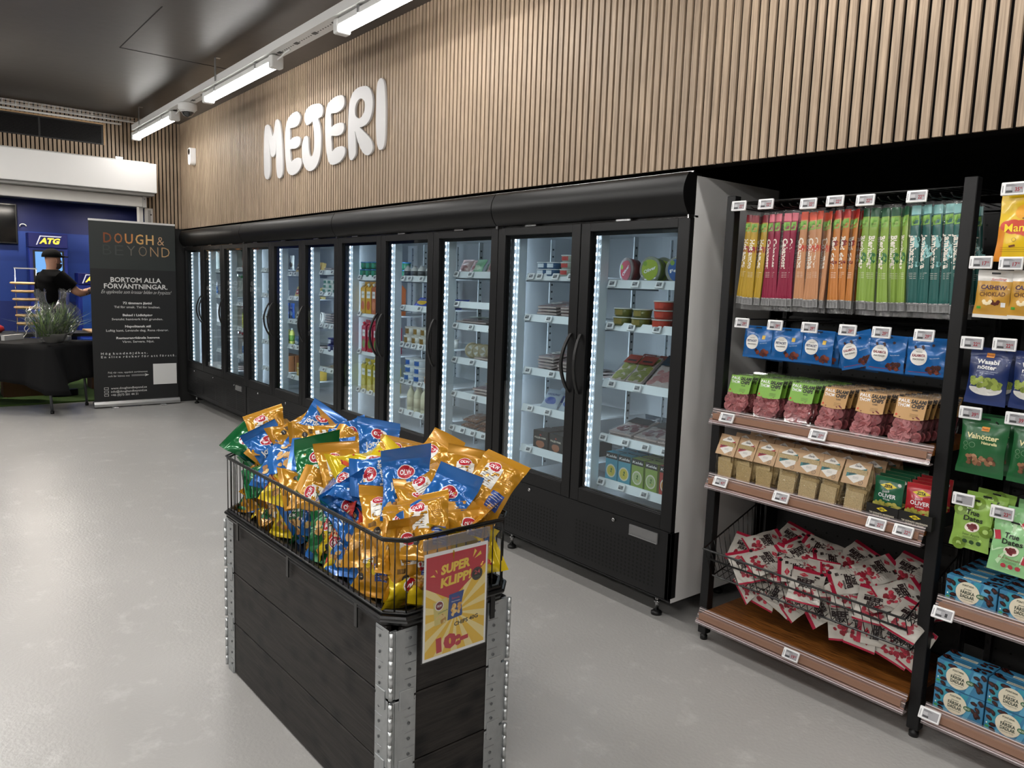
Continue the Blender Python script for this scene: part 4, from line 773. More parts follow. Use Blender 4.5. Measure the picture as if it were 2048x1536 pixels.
# ------------------------------------------------------------------ long sausage packs
LIME = mt('#7fae50',.45)
SAUS = [('yellow','Hot amigo','#b3922c','#7d1d2a','#8c2030'),('magenta','Cabanossi','#8a1b3c','#d4717f','#a02a44'),('peach','Columba','#c08a62','#d4553c','#b8402f'),('orange','Red devil','#bd7838','#b0322c','#7d2a24'),('lime','Bierhunger','#86a346','#24553a','#2f6a3c'),('teal','Jambalaya','#1e5a55','#7fb6b4','#8fc4c4')]
def sausage(kind, var):
    nm, word, c, top, band = SAUS[kind]
    def f():
        t = thing('sausage_pack', None, 'sausage pack'); rd = random.Random(var*5+kind)
        w, h = .047, .358; body = mt(c,.35,coat=.25); bcol = mt(band,.35); tcol = mt(top,.3,coat=.3)
        tw = rd.uniform(-.006,.006); fl = rd.uniform(.9,1.1)
        def wd(v): return w*(.60+.38*(1-v)**1.3*fl)
        def S(x,z,e):
            v = (z+h)/h; u = x/wd(v)+.5
            bulge = .006*max(0,1-(2*u-1)**2)**.5*(1 if .05 < v < .86 else .25)
            return (x+tw*math.sin(PI*v), -bulge-(.0026*math.sin(u*21+var)*min(1,(.62-v)*6) if v < .62 else .0004*math.sin(v*36+u*8+var))-e, z)
        m = MB(); WL = mt('#8b8b8b',.5)
        def mf(u,v):
            if v > .93: return tcol
            if v < .045: return WL
            return body
        nu, nv = 12, 24; k = len(m.v)
        for sd in (0,1):
            k = len(m.v)
            for j in range(nv+1):
                v = .0+j/nv
                for i in range(nu+1):
                    x = (i/nu-.5)*wd(v); p = S(x,(v-1)*h,0); m.v.append(p if sd == 0 else (p[0],-p[1]*.8+.001,p[2]))
            for j in range(nv):
                for i in range(nu):
                    a = k+j*(nu+1)+i; q = (a,a+1,a+nu+2,a+nu+1); m.f.append(q if sd == 0 else q[::-1]); m.sm.append(True)
                    v = (j+.5)/nv; m.m.append(m.mi(tcol if v > .90 else WL if v < .075 else body))
        m.text(word, mt('#e9e2d6',.4), S, -.003, -.155, .019, w=.116, rot=-PI/2, bold=.035, e=.0008)
        if kind in (0,2): m.rect(bcol, S, -.016,.018,-.15,-.125, e=.0004)
        if kind == 5: m.blobs([tcol], S, -.012,.014,-.20,-.11,5,.014,seed=var,e=.0003)
        if kind == 4: m.disc(bcol, S, .003,-.175,.014,.02, e=.0003)
        if kind == 3: m.disc(bcol, S, .0,-.12,.015,.012, e=.0003); m.disc(bcol, S, .0,-.19,.016,.007, e=.0003)
        for q in range(4): m.rect(mt('#e9e2d6',.4), S, -.012,.012,-.228-.006*q,-.2268-.006*q, e=.0006, nz=1)
        m.rect(mt('#d8d8d6',.4), S, -wd(.1)*.45,wd(.1)*.45,-h+.028,-h+.030, e=.0006,nz=1)
        for q in range(4): m.rect(mt('#6b6b6b',.5), S, -wd(.05)*.4,wd(.05)*.4,-h+.006+.005*q,-h+.0075+.005*q, e=.0006,nz=1)
        m.build('casing', t)
        g = MB().rect(LIME, S, -.013,.011,-.066,-.034, e=.0012, nz=2, rot=.08); g.text('KRAV', mt('#2c5a20',.5), S, -.001,-.045,.006,w=.017,e=.002); g.text('EKO', mt('#2c5a20',.5), S, -.001,-.056,.006,w=.015,e=.002); g.build('green_label', t)
        m = MB(); b0 = -h-.02; m.add([(-w*.36,.007,.012),(w*.36,.007,.012),(w*.56,.007,-h+.03),(w*.56,.007,b0),(-w*.56,.007,b0),(-w*.56,.007,-h+.03)], [(0,1,2,3,4,5)], FILM); m.build('clear_sleeve', t)
        return t
    return f
cols = [0]*3+[1]*4+[2]*4+[3]*3+[4]*5+[5]*5
rd = random.Random(11); KC = {}
for i, kd in enumerate(cols):
    KC[kd] = KC.get(kd,0)+1; x = .238+.0345*i
    for r in range(4):
        y = .075+.045*r+rd.uniform(-.006,.006); 
        lab = f"{SAUS[kd][0]} hanging sausage pack, {ORD[KC[kd]-1]} {SAUS[kd][0]} column from the left, {['front','second','third','back'][r]} on its hook"
        put(('sau',kd,(i+r)%2), sausage(kd,(i+r)%2), (x+rd.uniform(-.004,.004),y,1.828+rd.uniform(-.002,.002)), (rd.uniform(-.02,.02),-(i/23-.42)*.11+rd.uniform(-.025,.025),rd.uniform(-.7,.35)), lab, 'long sausage packs on the top hooks')
# ------------------------------------------------------------------ blue olive/feta snack bags
def blue_snack(kind):
    def f():
        t = thing('snack_pouch', None, 'snack bag'); bl = mt('#1d62a6',.25,.1,coat=.4)
        def marks(m, S):
            m.disc(mt('#e7e5df',.4), S, -.018,.058,.027, e=.001, n=24)
            m.text('FONTANA', mt('#30343a',.5), S, -.018,.073,.0035,w=.020,e=.0018)
            m.text('FETAOST' if kind == 0 else 'KALAMATA', mt('#1d2c55' if kind == 0 else '#7d1c30',.5), S, -.018,.062,.0085,w=.042,bold=.03,e=.0018)
            m.text('SNACKSOLIV' if kind == 0 else 'SNACKSOLIV', mt('#26262a',.5), S, -.018,.050,.0055,w=.036,bold=.02,e=.0018)
            m.blobs([mt('#5e2a20',.4),mt('#7d3d2b',.4),mt('#3a1a16',.4)], S, -.0,.045,.012,.030,14,.009,seed=3+kind,e=.001)
            if kind: m.blobs([mt('#35161a',.4)], S, -.04,.045,.085,.10,5,.006,seed=8,e=.001); m.rect(mt('#7a2f5a',.4), S, -.05,.05,.009,.011, e=.0008)
            else: m.rect(mt('#d9b23c',.4), S, .022,.034,.070,.084, e=.001)
            m.text('Med urkärnade', mt('#cfe0ee',.4), S, .030,.056,.0035,w=.026,rot=.15,e=.0012)
        o = pouch('bag', .118, .118, .022, lambda u,v: bl, marks, (.012,.010), 12, 12, kind+20, mt('#2a5f97',.4), .0025, parent=t, pinch=.03)
        o.location = (0,0,-.118); MB().box(-.012,.012,-.003,.001,-.008,-.004, mt('#0a1a2c',.6)).build('hang_slot', t)
        return t
    return f
for i in range(6):
    for r in range(3):
        x = .315+.131*i; tilt = [0,0,.02,-.28,.03,-.02][i] if r == 0 else .04*(r-1)
        lab = f"blue {'feta' if i < 3 else 'kalamata'} olive snack bag, {ORD[i]} from the left on its row, {['frontmost','middle','rearmost'][r]}"
        put(('bsn',i>=3), blue_snack(int(i >= 3)), (x+.006*r,.085+.035*r,1.385-.006*r), (-.05,tilt,.05*math.sin(i*2.1+r)), lab, 'blue olive snack bags', scale=1.1)
# ------------------------------------------------------------------ salami chip trays
def salami(kind):
    def f():
        t = thing('salami_tray', None, 'food pack'); w,h,d = .112,.172,.018
        lab = mt('#76aa36' if kind == 0 else '#b98d52',.35)
        m = MB(); rd_ = random.Random(kind)
        def sv(p): return (p[0], -d+.006+p[1]*.8, p[2])
        for k in range(34):
            cx,cz = rd_.uniform(-.042,.042), rd_.uniform(.012,.078); r = rd_.uniform(.014,.019); a1,a2 = rd_.uniform(-.5,.5), rd_.uniform(-.5,.5); c = rd_.choice(['#8d4a4c','#9c5657','#7a3a3e','#a9686a'])
            vs = [(cx,-.004,cz)]
            for q in range(10):
                a = q*PI/5; lx,lz = r*math.cos(a), r*math.sin(a); vs.append((cx+lx, -.004+lx*a1*.5+lz*a2*.5+.002*math.sin(a*3+k)-rd_.uniform(0,.003), cz+lz))
            m.add([sv(v) for v in vs], [(0,1+q,1+(q+1)%10) for q in range(10)], mt(c,.45), False)
        m.box(-.048,.048,-d+.010,-.001,.008,.085, mt('#6a3034',.6))
        m.build('salami_slices', t)
        m = MB(); m.box(-w/2,w/2,-.0015,0,0,h, clear('tray_film',(.95,.95,.95),1,1.5,.05)); 
        m.box(-w/2+.006,w/2-.006,-d,-.0015,.006,h-.006, clear('tray_film')); m.build('clear_tray', t, bevel=.004, bev_seg=2)
        S = flat(d+.0005); m = MB(); pts = [(-.050,.085)]+[(-.050+.1*k/8,.085-.006*math.sin(PI*k/8)) for k in range(1,8)]+[(.050,.085),(.050,.158),(-.050,.158)]
        m.poly(lab, S, pts, e=0); m.box(-.05,.05,-d-.0003,-d+.0003,.085,.158, lab)
        m.text('PAUL', WHTG, S, -.025,.146,.012,w=.040,e=.0009,bold=.01); m.text('THOM', WHTG, S, -.025,.130,.012,w=.040,e=.0009,bold=.01)
        K_ = mt('#17130e',.5); m.text('SALAMI', K_, S, .022,.146,.013,w=.050,e=.0009,bold=.05,shear=.1); m.text('CHIPS', K_, S, .022,.130,.013,w=.042,e=.0009,bold=.05,shear=.1)
        m.text('VITLÖK' if kind == 0 else 'CLASSIC', K_, S, .016,.116,.005,w=.020,e=.0009,bold=.03)
        for q in range(4): m.rect(mt('#3d4a18' if kind == 0 else '#6a4d22',.5), S, .002,.030,.091+q*.0035,.0918+q*.0035, e=.0006,nx=1,nz=1)
        m.disc(mt('#c8401f',.5), S, -.042,.094,.004, e=.0008,n=12)
        m.build('sleeve_label', t)
        return t
    return f
rd = random.Random(3)
for i in range(6):
    for r in range(7):
        x = .262+.136*i+rd.uniform(-.004,.004)+ (.004*r); y = .045+.036*r; kd = int(i >= 3)
        lab = f"{['green','brown'][kd]}-label salami chips tray, {ORD[i]} stack from the left, {['frontmost']+ORD[1:7]}"
        lab = f"{['green','brown'][kd]}-label salami chips tray in the {ORD[i]} row from the left, {(['frontmost']+ORD[1:6]+['rearmost'])[r]} of its row"
        put(('sal',kd), salami(kd), (x,y,1.0195), (-.30-.012*r+rd.uniform(-.02,.02),rd.uniform(-.02,.02),rd.uniform(-.1,.05)), lab, 'salami chips trays on the upper shelf')
# ------------------------------------------------------------------ cracker bags with a folded card top
def cracker(kind):
    def f():
        t = thing('cracker_bag', None, 'food pack'); KR = mt('#c9a884',.75); rd_ = random.Random(kind+9)
        m = MB(); cc = ['#bfa878','#cdb787','#ab9465'] if kind == 0 else ['#cbb68c','#b79f72','#d9c79c']
        for k in range(4):
            tz, tx, ty, ta = .004+.006*k, rd_.uniform(-.006,.006), -.029+.0075*k, rd_.uniform(-.22,.22)
            m.box(-.031,.031,0,.005,0,.062+.008*k, mt(cc[k%3],.7,noise=.35,nscale=260,bump=.6,bscale=300), lambda p,tz=tz,tx=tx,ty=ty,ta=ta:(p[0]*math.cos(ta)-p[2]*math.sin(ta)+tx, p[1]+ty+p[2]*.10, p[2]*math.cos(ta)+p[0]*math.sin(ta)+tz))
        for k in range(13):
            z = .006+.0068*k; dx,dy = rd_.uniform(-.004,.004), rd_.uniform(-.004,.004); a = rd_.uniform(-.08,.08)
            def tf(p,z=z,dx=dx,dy=dy,a=a): return (p[0]*math.cos(a)-p[1]*math.sin(a)+dx, p[0]*math.sin(a)+p[1]*math.cos(a)+dy, p[2]+z+p[0]*.05*math.sin(k))
            m.box(-.034,.034,-.0,.028,0,.0064, mt(cc[k%3],.7,noise=.35,nscale=260,bump=.6,bscale=300), tf)
        for k in range(4):
            m.box(-.036,.036,-.003,.003,0,.05, mt(cc[k%3],.7,noise=.35,nscale=260,bump=.6,bscale=300), lambda p,k=k:(p[0]+.002*k,p[1]-.018+.010*k,p[2]+.092+.3*abs(p[1])))
        m.build('crackers', t)
        m = MB(); prof = [(0,.041,.031),(.09,.042,.030),(.13,.040,.018),(.16,.038,.004)]
        for a,b in zip(prof, prof[1:]):
            vs = [(sx*w_,sy*d_,z) for (z,w_,d_) in (a,b) for sx,sy in ((-1,-1),(1,-1),(1,1),(-1,1))]
            m.add(vs, [(k,(k+1)%4,4+(k+1)%4,4+k) for k in range(4)], clear('cracker_film',(.97,.96,.93),1,1.5,.08,bump=45), False)
        m.build('clear_bag', t)
        m = MB(); cw = .044
        P0 = [(-.034,.095),(-.020,.130),(-.003,.168)]     # front flap leaning back
        m.box(-cw,cw,-.0012,0,0,.082, KR, lambda p:(p[0],p[1]-.034+p[2]*.40,.092+p[2]*.92)); m.box(-cw,cw,0,.0012,0,.08, KR, lambda p:(p[0],p[1]+.034-p[2]*.40,.092+p[2]*.92))
        m.build('card_top', t)
        def S(x,z,e): return (x, -.0354+z*.40-e, .092+z*.92)
        m = MB(); hx = [(.036*math.cos(PI/6+PI*k/3)*.94, .042+.036*math.sin(PI/6+PI*k/3)) for k in range(6)]
        m.poly(mt('#e9e6df',.5), S, hx, e=.0006); C_ = mt('#a3283a' if kind == 0 else '#3c7d80',.5)
        m.poly(C_, S, [(-.0315,.024),(-.0315,.038),(.0315,.062),(.0315,.048)], e=.001)
        K_ = mt('#252830',.5); m.text('Österlen', K_, S, .0,.066,.0075,w=.022,bold=.02,shear=.3,e=.0012); m.text('ROSTKNÄCKE' if kind == 0 else 'SESAMKNÄCKE', K_, S, 0,.043,.006,w=.050,rot=.36,bold=.03,e=.0016)
        for q in range(3): m.rect(mt('#8a8a86',.5), S, -.008,.012,.022+q*.003,.0227+q*.003, e=.0012,nx=1,nz=1)
        m.disc(mt('#4d4a48',.5), S, .022,.012,.0075, e=.0006,n=16); m.disc(KR, S, .022,.012,.0062, e=.0008,n=16); m.text('K', mt('#4d4a48',.5), S, .022,.012,.006, e=.001)
        m.build('hexagon_label', t)
        return t
    return f
for i in range(7):
    for r in range(3):
        kd = int(i >= 3); x = .243+.091*i+rd.uniform(-.004,.004)+.012*r; y = .055+.085*r
        lab = f"kraft-topped cracker bag with {['red','teal'][kd]} band, {ORD[i]} from the left in the {['front','middle','back'][r]} row"
        put(('crk',kd), cracker(kd), (x,y,.743), (0,0,rd.uniform(-.14,.08)), lab, 'cracker bags on the middle shelf', scale=1.08)
# ------------------------------------------------------------------ olive pouches in black display boxes
def olive_pouch(kind):
    def f():
        t = thing('olive_pouch', None, 'snack bag'); c = mt('#185a3c' if kind == 0 else '#b0202a',.28,coat=.4); YL = mt('#e6cf2a',.4)
        def marks(m, S):
            for k in range(1): m.poly(YL, S, [(-.030,.112),(0,.124),(.030,.112),(0,.100)], e=.0016)
            m.text('ZETA', mt('#1a1a16',.5), S, 0,.112,.0095,w=.030,bold=.05,e=.0028)
            m.text('Snack', WHTG, S, -.006,.093,.009,w=.026,rot=.15,shear=.3,e=.0016); m.text('OLIVER', WHTG, S, .0,.078,.0135,w=.062,bold=.02,e=.0016)
            m.text('VITLÖK' if kind == 0 else 'CHILI', WHTG, S, 0,.065,.005,w=.026,bold=.02,e=.0016)
            m.blobs([mt('#a9a24a',.35),mt('#8d8a38',.35),mt('#bdb45c',.35)], S, -.045,.045,.030,.052,26,.010,seed=5,e=.0016); m.blobs([mt('#c9c9c3',.4)], S, .035,.037,.12,.122,1,.007,seed=5,e=.0016)
        o = pouch('bag', .104, .142, .028, lambda u,v: c, marks, (.016,.008), 12, 14, kind+40, mt('#c8b48a',.4), .002, parent=t, pinch=.03); return t
    return f
def display_box():
    t = thing('display_box', None, 'box'); K_ = mt('#141311',.55); m = MB()
    m.box(-.056,.056,-.030,-.028,0,.050, K_).box(-.056,-.054,-.028,.18,0,.05, K_).box(.054,.056,-.028,.18,0,.05, K_).box(-.056,.056,.178,.18,0,.05, K_).box(-.056,.056,-.03,.18,0,.002, K_).build('tray', t)
    S = flat(.0302); m = MB(); m.poly(mt('#e6cf2a',.5), S, [(-.020,.036),(0,.044),(.020,.036),(0,.028)], e=.0003); m.text('ZETA', mt('#1a1a16',.5), S, 0,.036,.006,w=.02,bold=.05,e=.0006)
    m.text('"DE GODASTE URKÄRNADE', mt('#d8d2c0',.5), S, 0,.019,.0055,w=.088,bold=.03,e=.0003); m.text('OLIVER JAG ÄTIT!"', mt('#d8d2c0',.5), S, 0,.010,.0055,w=.062,bold=.03,e=.0003); m.build('box_print', t)
    return t
for i in range(2):
    x = .905+.112*i-.0
    put('dbox', display_box, (x,.045,.743), (0,0,-.03), ['black cardboard display box of green olive pouches beside the crackers','black cardboard display box of red olive pouches against the rack post'][i])
    for r in range(4):
        lab = f"{['green','red'][i]} olive snack pouch, {['frontmost','second','third','rearmost'][r]} in its black display box"
        put(('olv',i), olive_pouch(i), (x,.047+.036*r,.746+.004*r), (-.06,0,rd.uniform(-.05,.05)), lab, 'olive pouches on the middle shelf')
put(('olv',0), olive_pouch(0), (.865,.30,.743+.001), (-.15,.05,.1), 'green olive pouch standing loose behind the display boxes')
# ------------------------------------------------------------------ jerky basket
t = thing('jerky_basket','sloping black wire basket full of beef jerky bags','basket',(0,0,0))
m = MB(); A=(.205,-.035,.445); x1 = 1.04
fr = [(.205,-.035,.438),(x1,-.035,.438),(x1,.40,.60),(.205,.40,.60)]; m.tube(fr, .005, WIRE, 6, True, smooth=False)
m.tube([(.21,-.015,.395),(x1,-.015,.395)], .004, WIRE, 6)
m.tube([(.215,.03,.31),(x1,.03,.31),(x1,.40,.40),(.215,.40,.40)], .004, WIRE, 6, True, smooth=False)
for k in range(27):
    x = .212+k*(x1-.212)/26; m.tube([(x,-.035,.438),(x,-.012,.395),(x,.03,.31),(x,.40,.40)], .0018, WIRE, 4)
for k in range(14):
    y = -.035+.435*k/13; z = .438+.162*k/13
    for x in (.207,x1): m.tube([(x,y,z),(x,.03+.37*k/13,.31+.09*k/13)], .0018, WIRE, 4)
for k in range(1,6): m.tube([(.212,.03+.37*k/6,.31+.09*k/6),(x1,.03+.37*k/6,.31+.09*k/6)], .0018, WIRE, 4)
m.build('wire_frame', t)
for x in (.225,1.025): MB().box(x-.004,x+.004,.38,.47,.44,.62, BLK).build('bracket', t)
def jerky(var):
    def f():
        wh = mt('#b9b4ab',.4,coat=.15); rdm = mt('#a01c38',.35,coat=.2); K_ = mt('#1e0f12',.5); R2 = mt('#8f1d30',.45)
        def marks(m, S):
            m.poly(mt('#b32038',.4), S, [(-.036,.138),(-.018,.149),(.0,.138),(-.018,.127)], e=.0016); m.text('AURORA', wh, S, -.018,.138,.004,w=.024,e=.0026)
            m.poly(K_, S, [(-.040,.126),(.030,.126),(.030,.119),(-.040,.119)], e=.0014); m.text('GOURMET BURGER', wh, S, -.005,.1225,.003,w=.062,e=.002)
            m.text('BEEF', K_, S, -.006,.105,.020,w=.066,bold=.06,e=.0014); m.text('JERKY', K_, S, .0,.083,.016,w=.058,bold=.05,e=.0014)
            m.blobs([R2,mt('#7a1a26',.5),mt('#b33244',.5)], S, -.036,.034,.028,.058,16,.011,seed=var,e=.0014)
            m.poly(K_, S, [(.024,.133),(.042,.133),(.042,.146),(.024,.146)], e=.0014); m.text('25g', wh, S, .033,.139,.006,w=.012,e=.002)
            for q in range(5): m.text('protein', mt('#6a5d58',.5), S, .044,.060+.010*q,.004,w=.018,rot=.3,e=.0014)
            m.disc(K_, S, .048,.163,.008, e=.0016,n=14); m.text('BAR', R2, S, .03,.07,.008,w=.02,bold=.03,e=.0014)
        return pouch('jerky_bag', .128, .176, .026, lambda u,v: rdm if (v > .90 or v < .05 or u > .965) else wh, marks, (.016,.012), 12, 14, var+60, wh if var else mt('#a9a39c',.35,.3), .004, pinch=.03)
    return f
nt_, ns_ = 0, 0
for i,(x,y,z,rx,ry,rz,w_) in enumerate(JERKY):
    M4 = Euler((rx,ry,rz)).to_matrix(); c = Vector((x,y+(.045 if w_ == 't' else .012),z-(.012 if w_ == 't' else -.004))) - M4 @ Vector((0,-.004,.084))
    if w_ == 't': nt_ += 1; lab = f"red and white beef jerky bag on top of the basket pile, {nt_} counted from the left" if False else f"beef jerky bag on the basket pile, {ORD[(nt_-1)%13]} of the {'front' if nt_ <= 13 else 'rear'} ones from the left"
    else: ns_ += 1; lab = f"beef jerky bag pressed against the lower front wires, {ORD[ns_-1]} from the left"
    put(('jer',i%2), jerky(i%2), c, (rx,ry,rz), lab, 'beef jerky bags in the wire basket', scale=.95)
rd = random.Random(9)
for i in range(12):
    x = .30+.66*((i%8)+.5)/8; y = .10+.10*(i//8); z = .40+.03*(i//8)+rd.uniform(-.01,.02); e_ = Euler((-1.2+rd.uniform(-.3,.3),rd.uniform(-.3,.3),rd.uniform(-1.2,1.2)))
    put(('jer',i%2), jerky(i%2), Vector((x,y,z))-e_.to_matrix() @ Vector((0,0,.078)), e_, 'beef jerky bag buried under the others in the basket', 'buried beef jerky bags', .76)
# ------------------------------------------------------------------ tags on the near rack
def pt(x,y,z,price,label,tilt=.0,rz=0,red=True): put(('tag',price,red), price_tag(price,red), (x,y,z), (tilt,0,rz), label, 'electronic price tags on the racks')
for i,(x,z) in enumerate(((.222,1.861),(.345,1.861),(.525,1.852),(.629,1.855),(.741,1.851),(.915,1.852))): pt(x,.02,z,'22',f"white price tag reading 22 above the {SAUS[i][0]} sausage packs",-.1)
for i in range(6): pt([.276,.426,.571,.719,.841,.983][i],.02,1.395,'29',f"white price tag reading 29, {ORD[i]} from the left over the blue bags",-.12,-.05)
for x,z,p,l in ((.271,1.015,'27','white price tag reading 27 at the left end of the salami shelf'),(.668,1.013,'27','white price tag reading 27 midway along the salami shelf rail'),(.262,.745,'41','white price tag reading 41 at the left end of the cracker shelf'),
  (.54,.747,'41','white price tag reading 41 under the teal cracker bags'),(.91,.743,'22','white price tag reading 22 under the green olive box'),(1.002,.742,'22','white price tag reading 22 under the red olive box'),(.636,.147,'19','white price tag on the empty bottom shelf of the near rack')): pt(x,-.03,z-.006,p,l,-.45)
# ================================================================== RIGHT RACK GOODS
def bagthing(name, w, h, t_, mf, marks, seed, seal=(.02,.016), back=None, cr_=.003, hang=True, pinch=.06):
    def f():
        t = thing(name, None, 'snack bag'); o = pouch('bag', w,h,t_,mf,marks,seal,12,16,seed,back,cr_,parent=t,pinch=pinch)
        if hang: o.location = (0,0,-h); MB().box(-.012,.012,-.004,-.001,-.012,-.007, BLK).build('hang_slot', t)
        return t
    return f
def m_mango(m,S):
    for cx,cz,r in ((-.022,.105,.026),(.022,.100,.030),(.0,.103,.026),(.045,.100,.02),(-.040,.108,.018)): m.disc(mt('#cf4a32',.4), S, cx,cz,r,r*.85, e=.001+abs(cx)*.002, n=20)
    m.text('Mango', mt('#f6d92a',.4), S, .0,.103,.024,w=.088,bold=.01,rot=.03,e=.003)
    m.disc(mt('#e8a320',.4), S, .0,.150,.020,.022,e=.0012); m.poly(mt('#6a4a1a',.5), S, [(.0,.130),(.020,.142),(.034,.134),(.014,.122)], e=.002)
    m.text('Exotic', mt('#6a3a14',.5), S, .01,.182,.006,w=.024,shear=.2,e=.001); m.disc(mt('#3a2a10',.5), S, -.014,.066,.006,e=.001,n=14); m.disc(mt('#e8c414',.3), S, -.014,.066,.005,e=.0013,n=14)
    for k in range(3): m.rect(mt('#8a6a18',.5), S, -.05,.05,.030+.006*k,.031+.006*k, e=.001,nz=1)
    m.poly(mt('#6d3a14',.5), S, [(-.026,.048),(-.010,.052),(-.008,.046),(-.024,.042)], e=.001)
YM = mt('#e3bd12',.3,coat=.3); ORM = mt('#dd8a22',.3,coat=.3)
put('mango', bagthing('mango_bag', .135, .205, .024, lambda u,v: ORM if u < .13 and v < .5 else YM, m_mango, 71, (.022,.010)), (1.228,.05,1.842), (-.04,.02,.0), 'yellow mango bag hanging top right under the 35 tag')
def m_cashew(m,S):
    K_ = mt('#5e3414',.5); m.text('Smiling', mt('#c23b38',.5), S, .01,.122,.008,w=.04,shear=.3,rot=.05,e=.001)
    m.text('CASHEW', mt('#3d2348',.5), S, .0,.096,.013,w=.070,bold=.03,rot=-.03,e=.001); m.text('MED', mt('#3d2348',.5), S, -.028,.085,.004,w=.012,e=.001); m.text('CHOKLAD', K_, S, .0,.075,.013,w=.070,bold=.02,rot=.03,e=.001)
    for x,c in ((-.012,'#ead9b0'),(.010,'#5a2414')):
        for k in range(5): a = PI+PI*k/4; m.disc(mt(c,.4), S, x+.009*math.cos(a), .052+.006*math.sin(a)*1.2, .0055, e=.001+.0003*k, n=10, rings=1)
    m.rect(mt('#4f9a2e',.5), S, -.040,-.028,.028,.036, e=.001,nx=1,nz=1); m.rect(WHTG, S, .026,.038,.036,.050, e=.001,nx=1,nz=1)
WB = mt('#dcd9d4',.3,coat=.3); GB = mt('#c89636',.35,coat=.3)
cash = bagthing('cashew_bag', .100, .150, .026, lambda u,v: WB if (v > .76 or v < .07) else GB, m_cashew, 72)
for i,(x,y,rz,l) in enumerate(((1.165,.06,.10,'cashew chocolate bag, left one right beside the rack post'),(1.262,.058,-.08,'cashew chocolate bag under the right 17 tag'),(1.175,.11,-.5,'cashew chocolate bag tucked behind the left one'),(1.27,.12,-.4,'cashew chocolate bag tucked behind the right one'))): put('cash', cash, (x,y,1.612), (-.03,.03,rz), l, 'cashew bags')
def brand(m,S,x,z): m.rect(mt('#d98c2c',.4), S, x-.011,x+.011,z-.007,z+.007, e=.0014,nx=2,nz=2); m.text('Exotic', mt('#8a2a14',.5), S, x,z,.005,w=.018,bold=.02,e=.002)
def m_wasabi(m,S):
    brand(m,S,.0,.158); m.text('Wasabi', WHTG, S, -.003,.137,.013,w=.062,bold=.03,e=.0014); m.text('nötter', WHTG, S, -.003,.120,.013,w=.054,bold=.03,e=.0014)
    m.text('JORDNÖTTER I KRISPIGT', mt('#b9c4dd',.5), S, .0,.106,.0035,w=.062,e=.0014); m.text('SKAL MED STING', mt('#b9c4dd',.5), S, .0,.100,.0035,w=.042,e=.0014)
    m.disc(mt('#d8d6d0',.4), S, 0,.052,.047,.022,e=.001,n=24); m.rect(mt('#1a2d62',.4), S, -.047,.047,.055,.062, e=.0014)
    m.blobs([mt('#7f8f3a',.4),mt('#93a24a',.4),mt('#6b7a30',.4)], S, -.038,.038,.058,.082,26,.010,seed=2,e=.0018,asp=.9)
NV = mt('#1c2f63',.35,coat=.25)
was = bagthing('wasabi_nut_bag', .118, .178, .032, lambda u,v: NV, m_wasabi, 73)
for i,(x,y,rz,l) in enumerate(((1.178,.06,.05,'navy wasabi nut bag, left one next to the rack post'),(1.305,.055,-.1,'navy wasabi nut bag cut by the right frame edge'),(1.185,.115,.2,'navy wasabi nut bag behind the left one'),(1.315,.115,.1,'navy wasabi nut bag behind the right one'))): put('was', was, (x,y,1.365), (-.04,.03,rz), l, 'wasabi nut bags')
def m_val(m,S):
    brand(m,S,.005,.152); m.text('Valnötter', mt('#e6dfa8',.45), S, .0,.126,.016,w=.092,bold=.03,e=.0014); m.text('Naturella', mt('#e6dfa8',.45), S, .022,.108,.009,w=.044,bold=.03,e=.0014)
    for (x,z,r) in ((-.045,.098,.007),(-.026,.096,.009),(-.044,.083,.006)): m.disc(mt('#8fb08c',.4), S, x,z,r,e=.0012,n=16); m.disc(mt('#1c5a30',.35), S, x,z,r*.88,e=.0015,n=16)
    m.blobs([mt('#7a5138',.5),mt('#94684a',.5),mt('#5d3a28',.5),mt('#ab8262',.5)], S, -.036,.040,.036,.062,34,.0085,seed=4,e=.0014)
GV = mt('#1c5a30',.32,coat=.25)
val = bagthing('walnut_bag', .140, .192, .034, lambda u,v: GV, m_val, 74, (.024,.018))
for i,(x,y,rz,l) in enumerate(((1.185,.06,.0,'green walnut bag under the 39 tag, next to the post'),(1.335,.055,-.05,'green walnut bag cut by the right frame edge'),(1.19,.125,.1,'green walnut bag behind the left one'))): put('val', val, (x,y,1.150), (-.05,.02,rz), l, 'walnut bags')
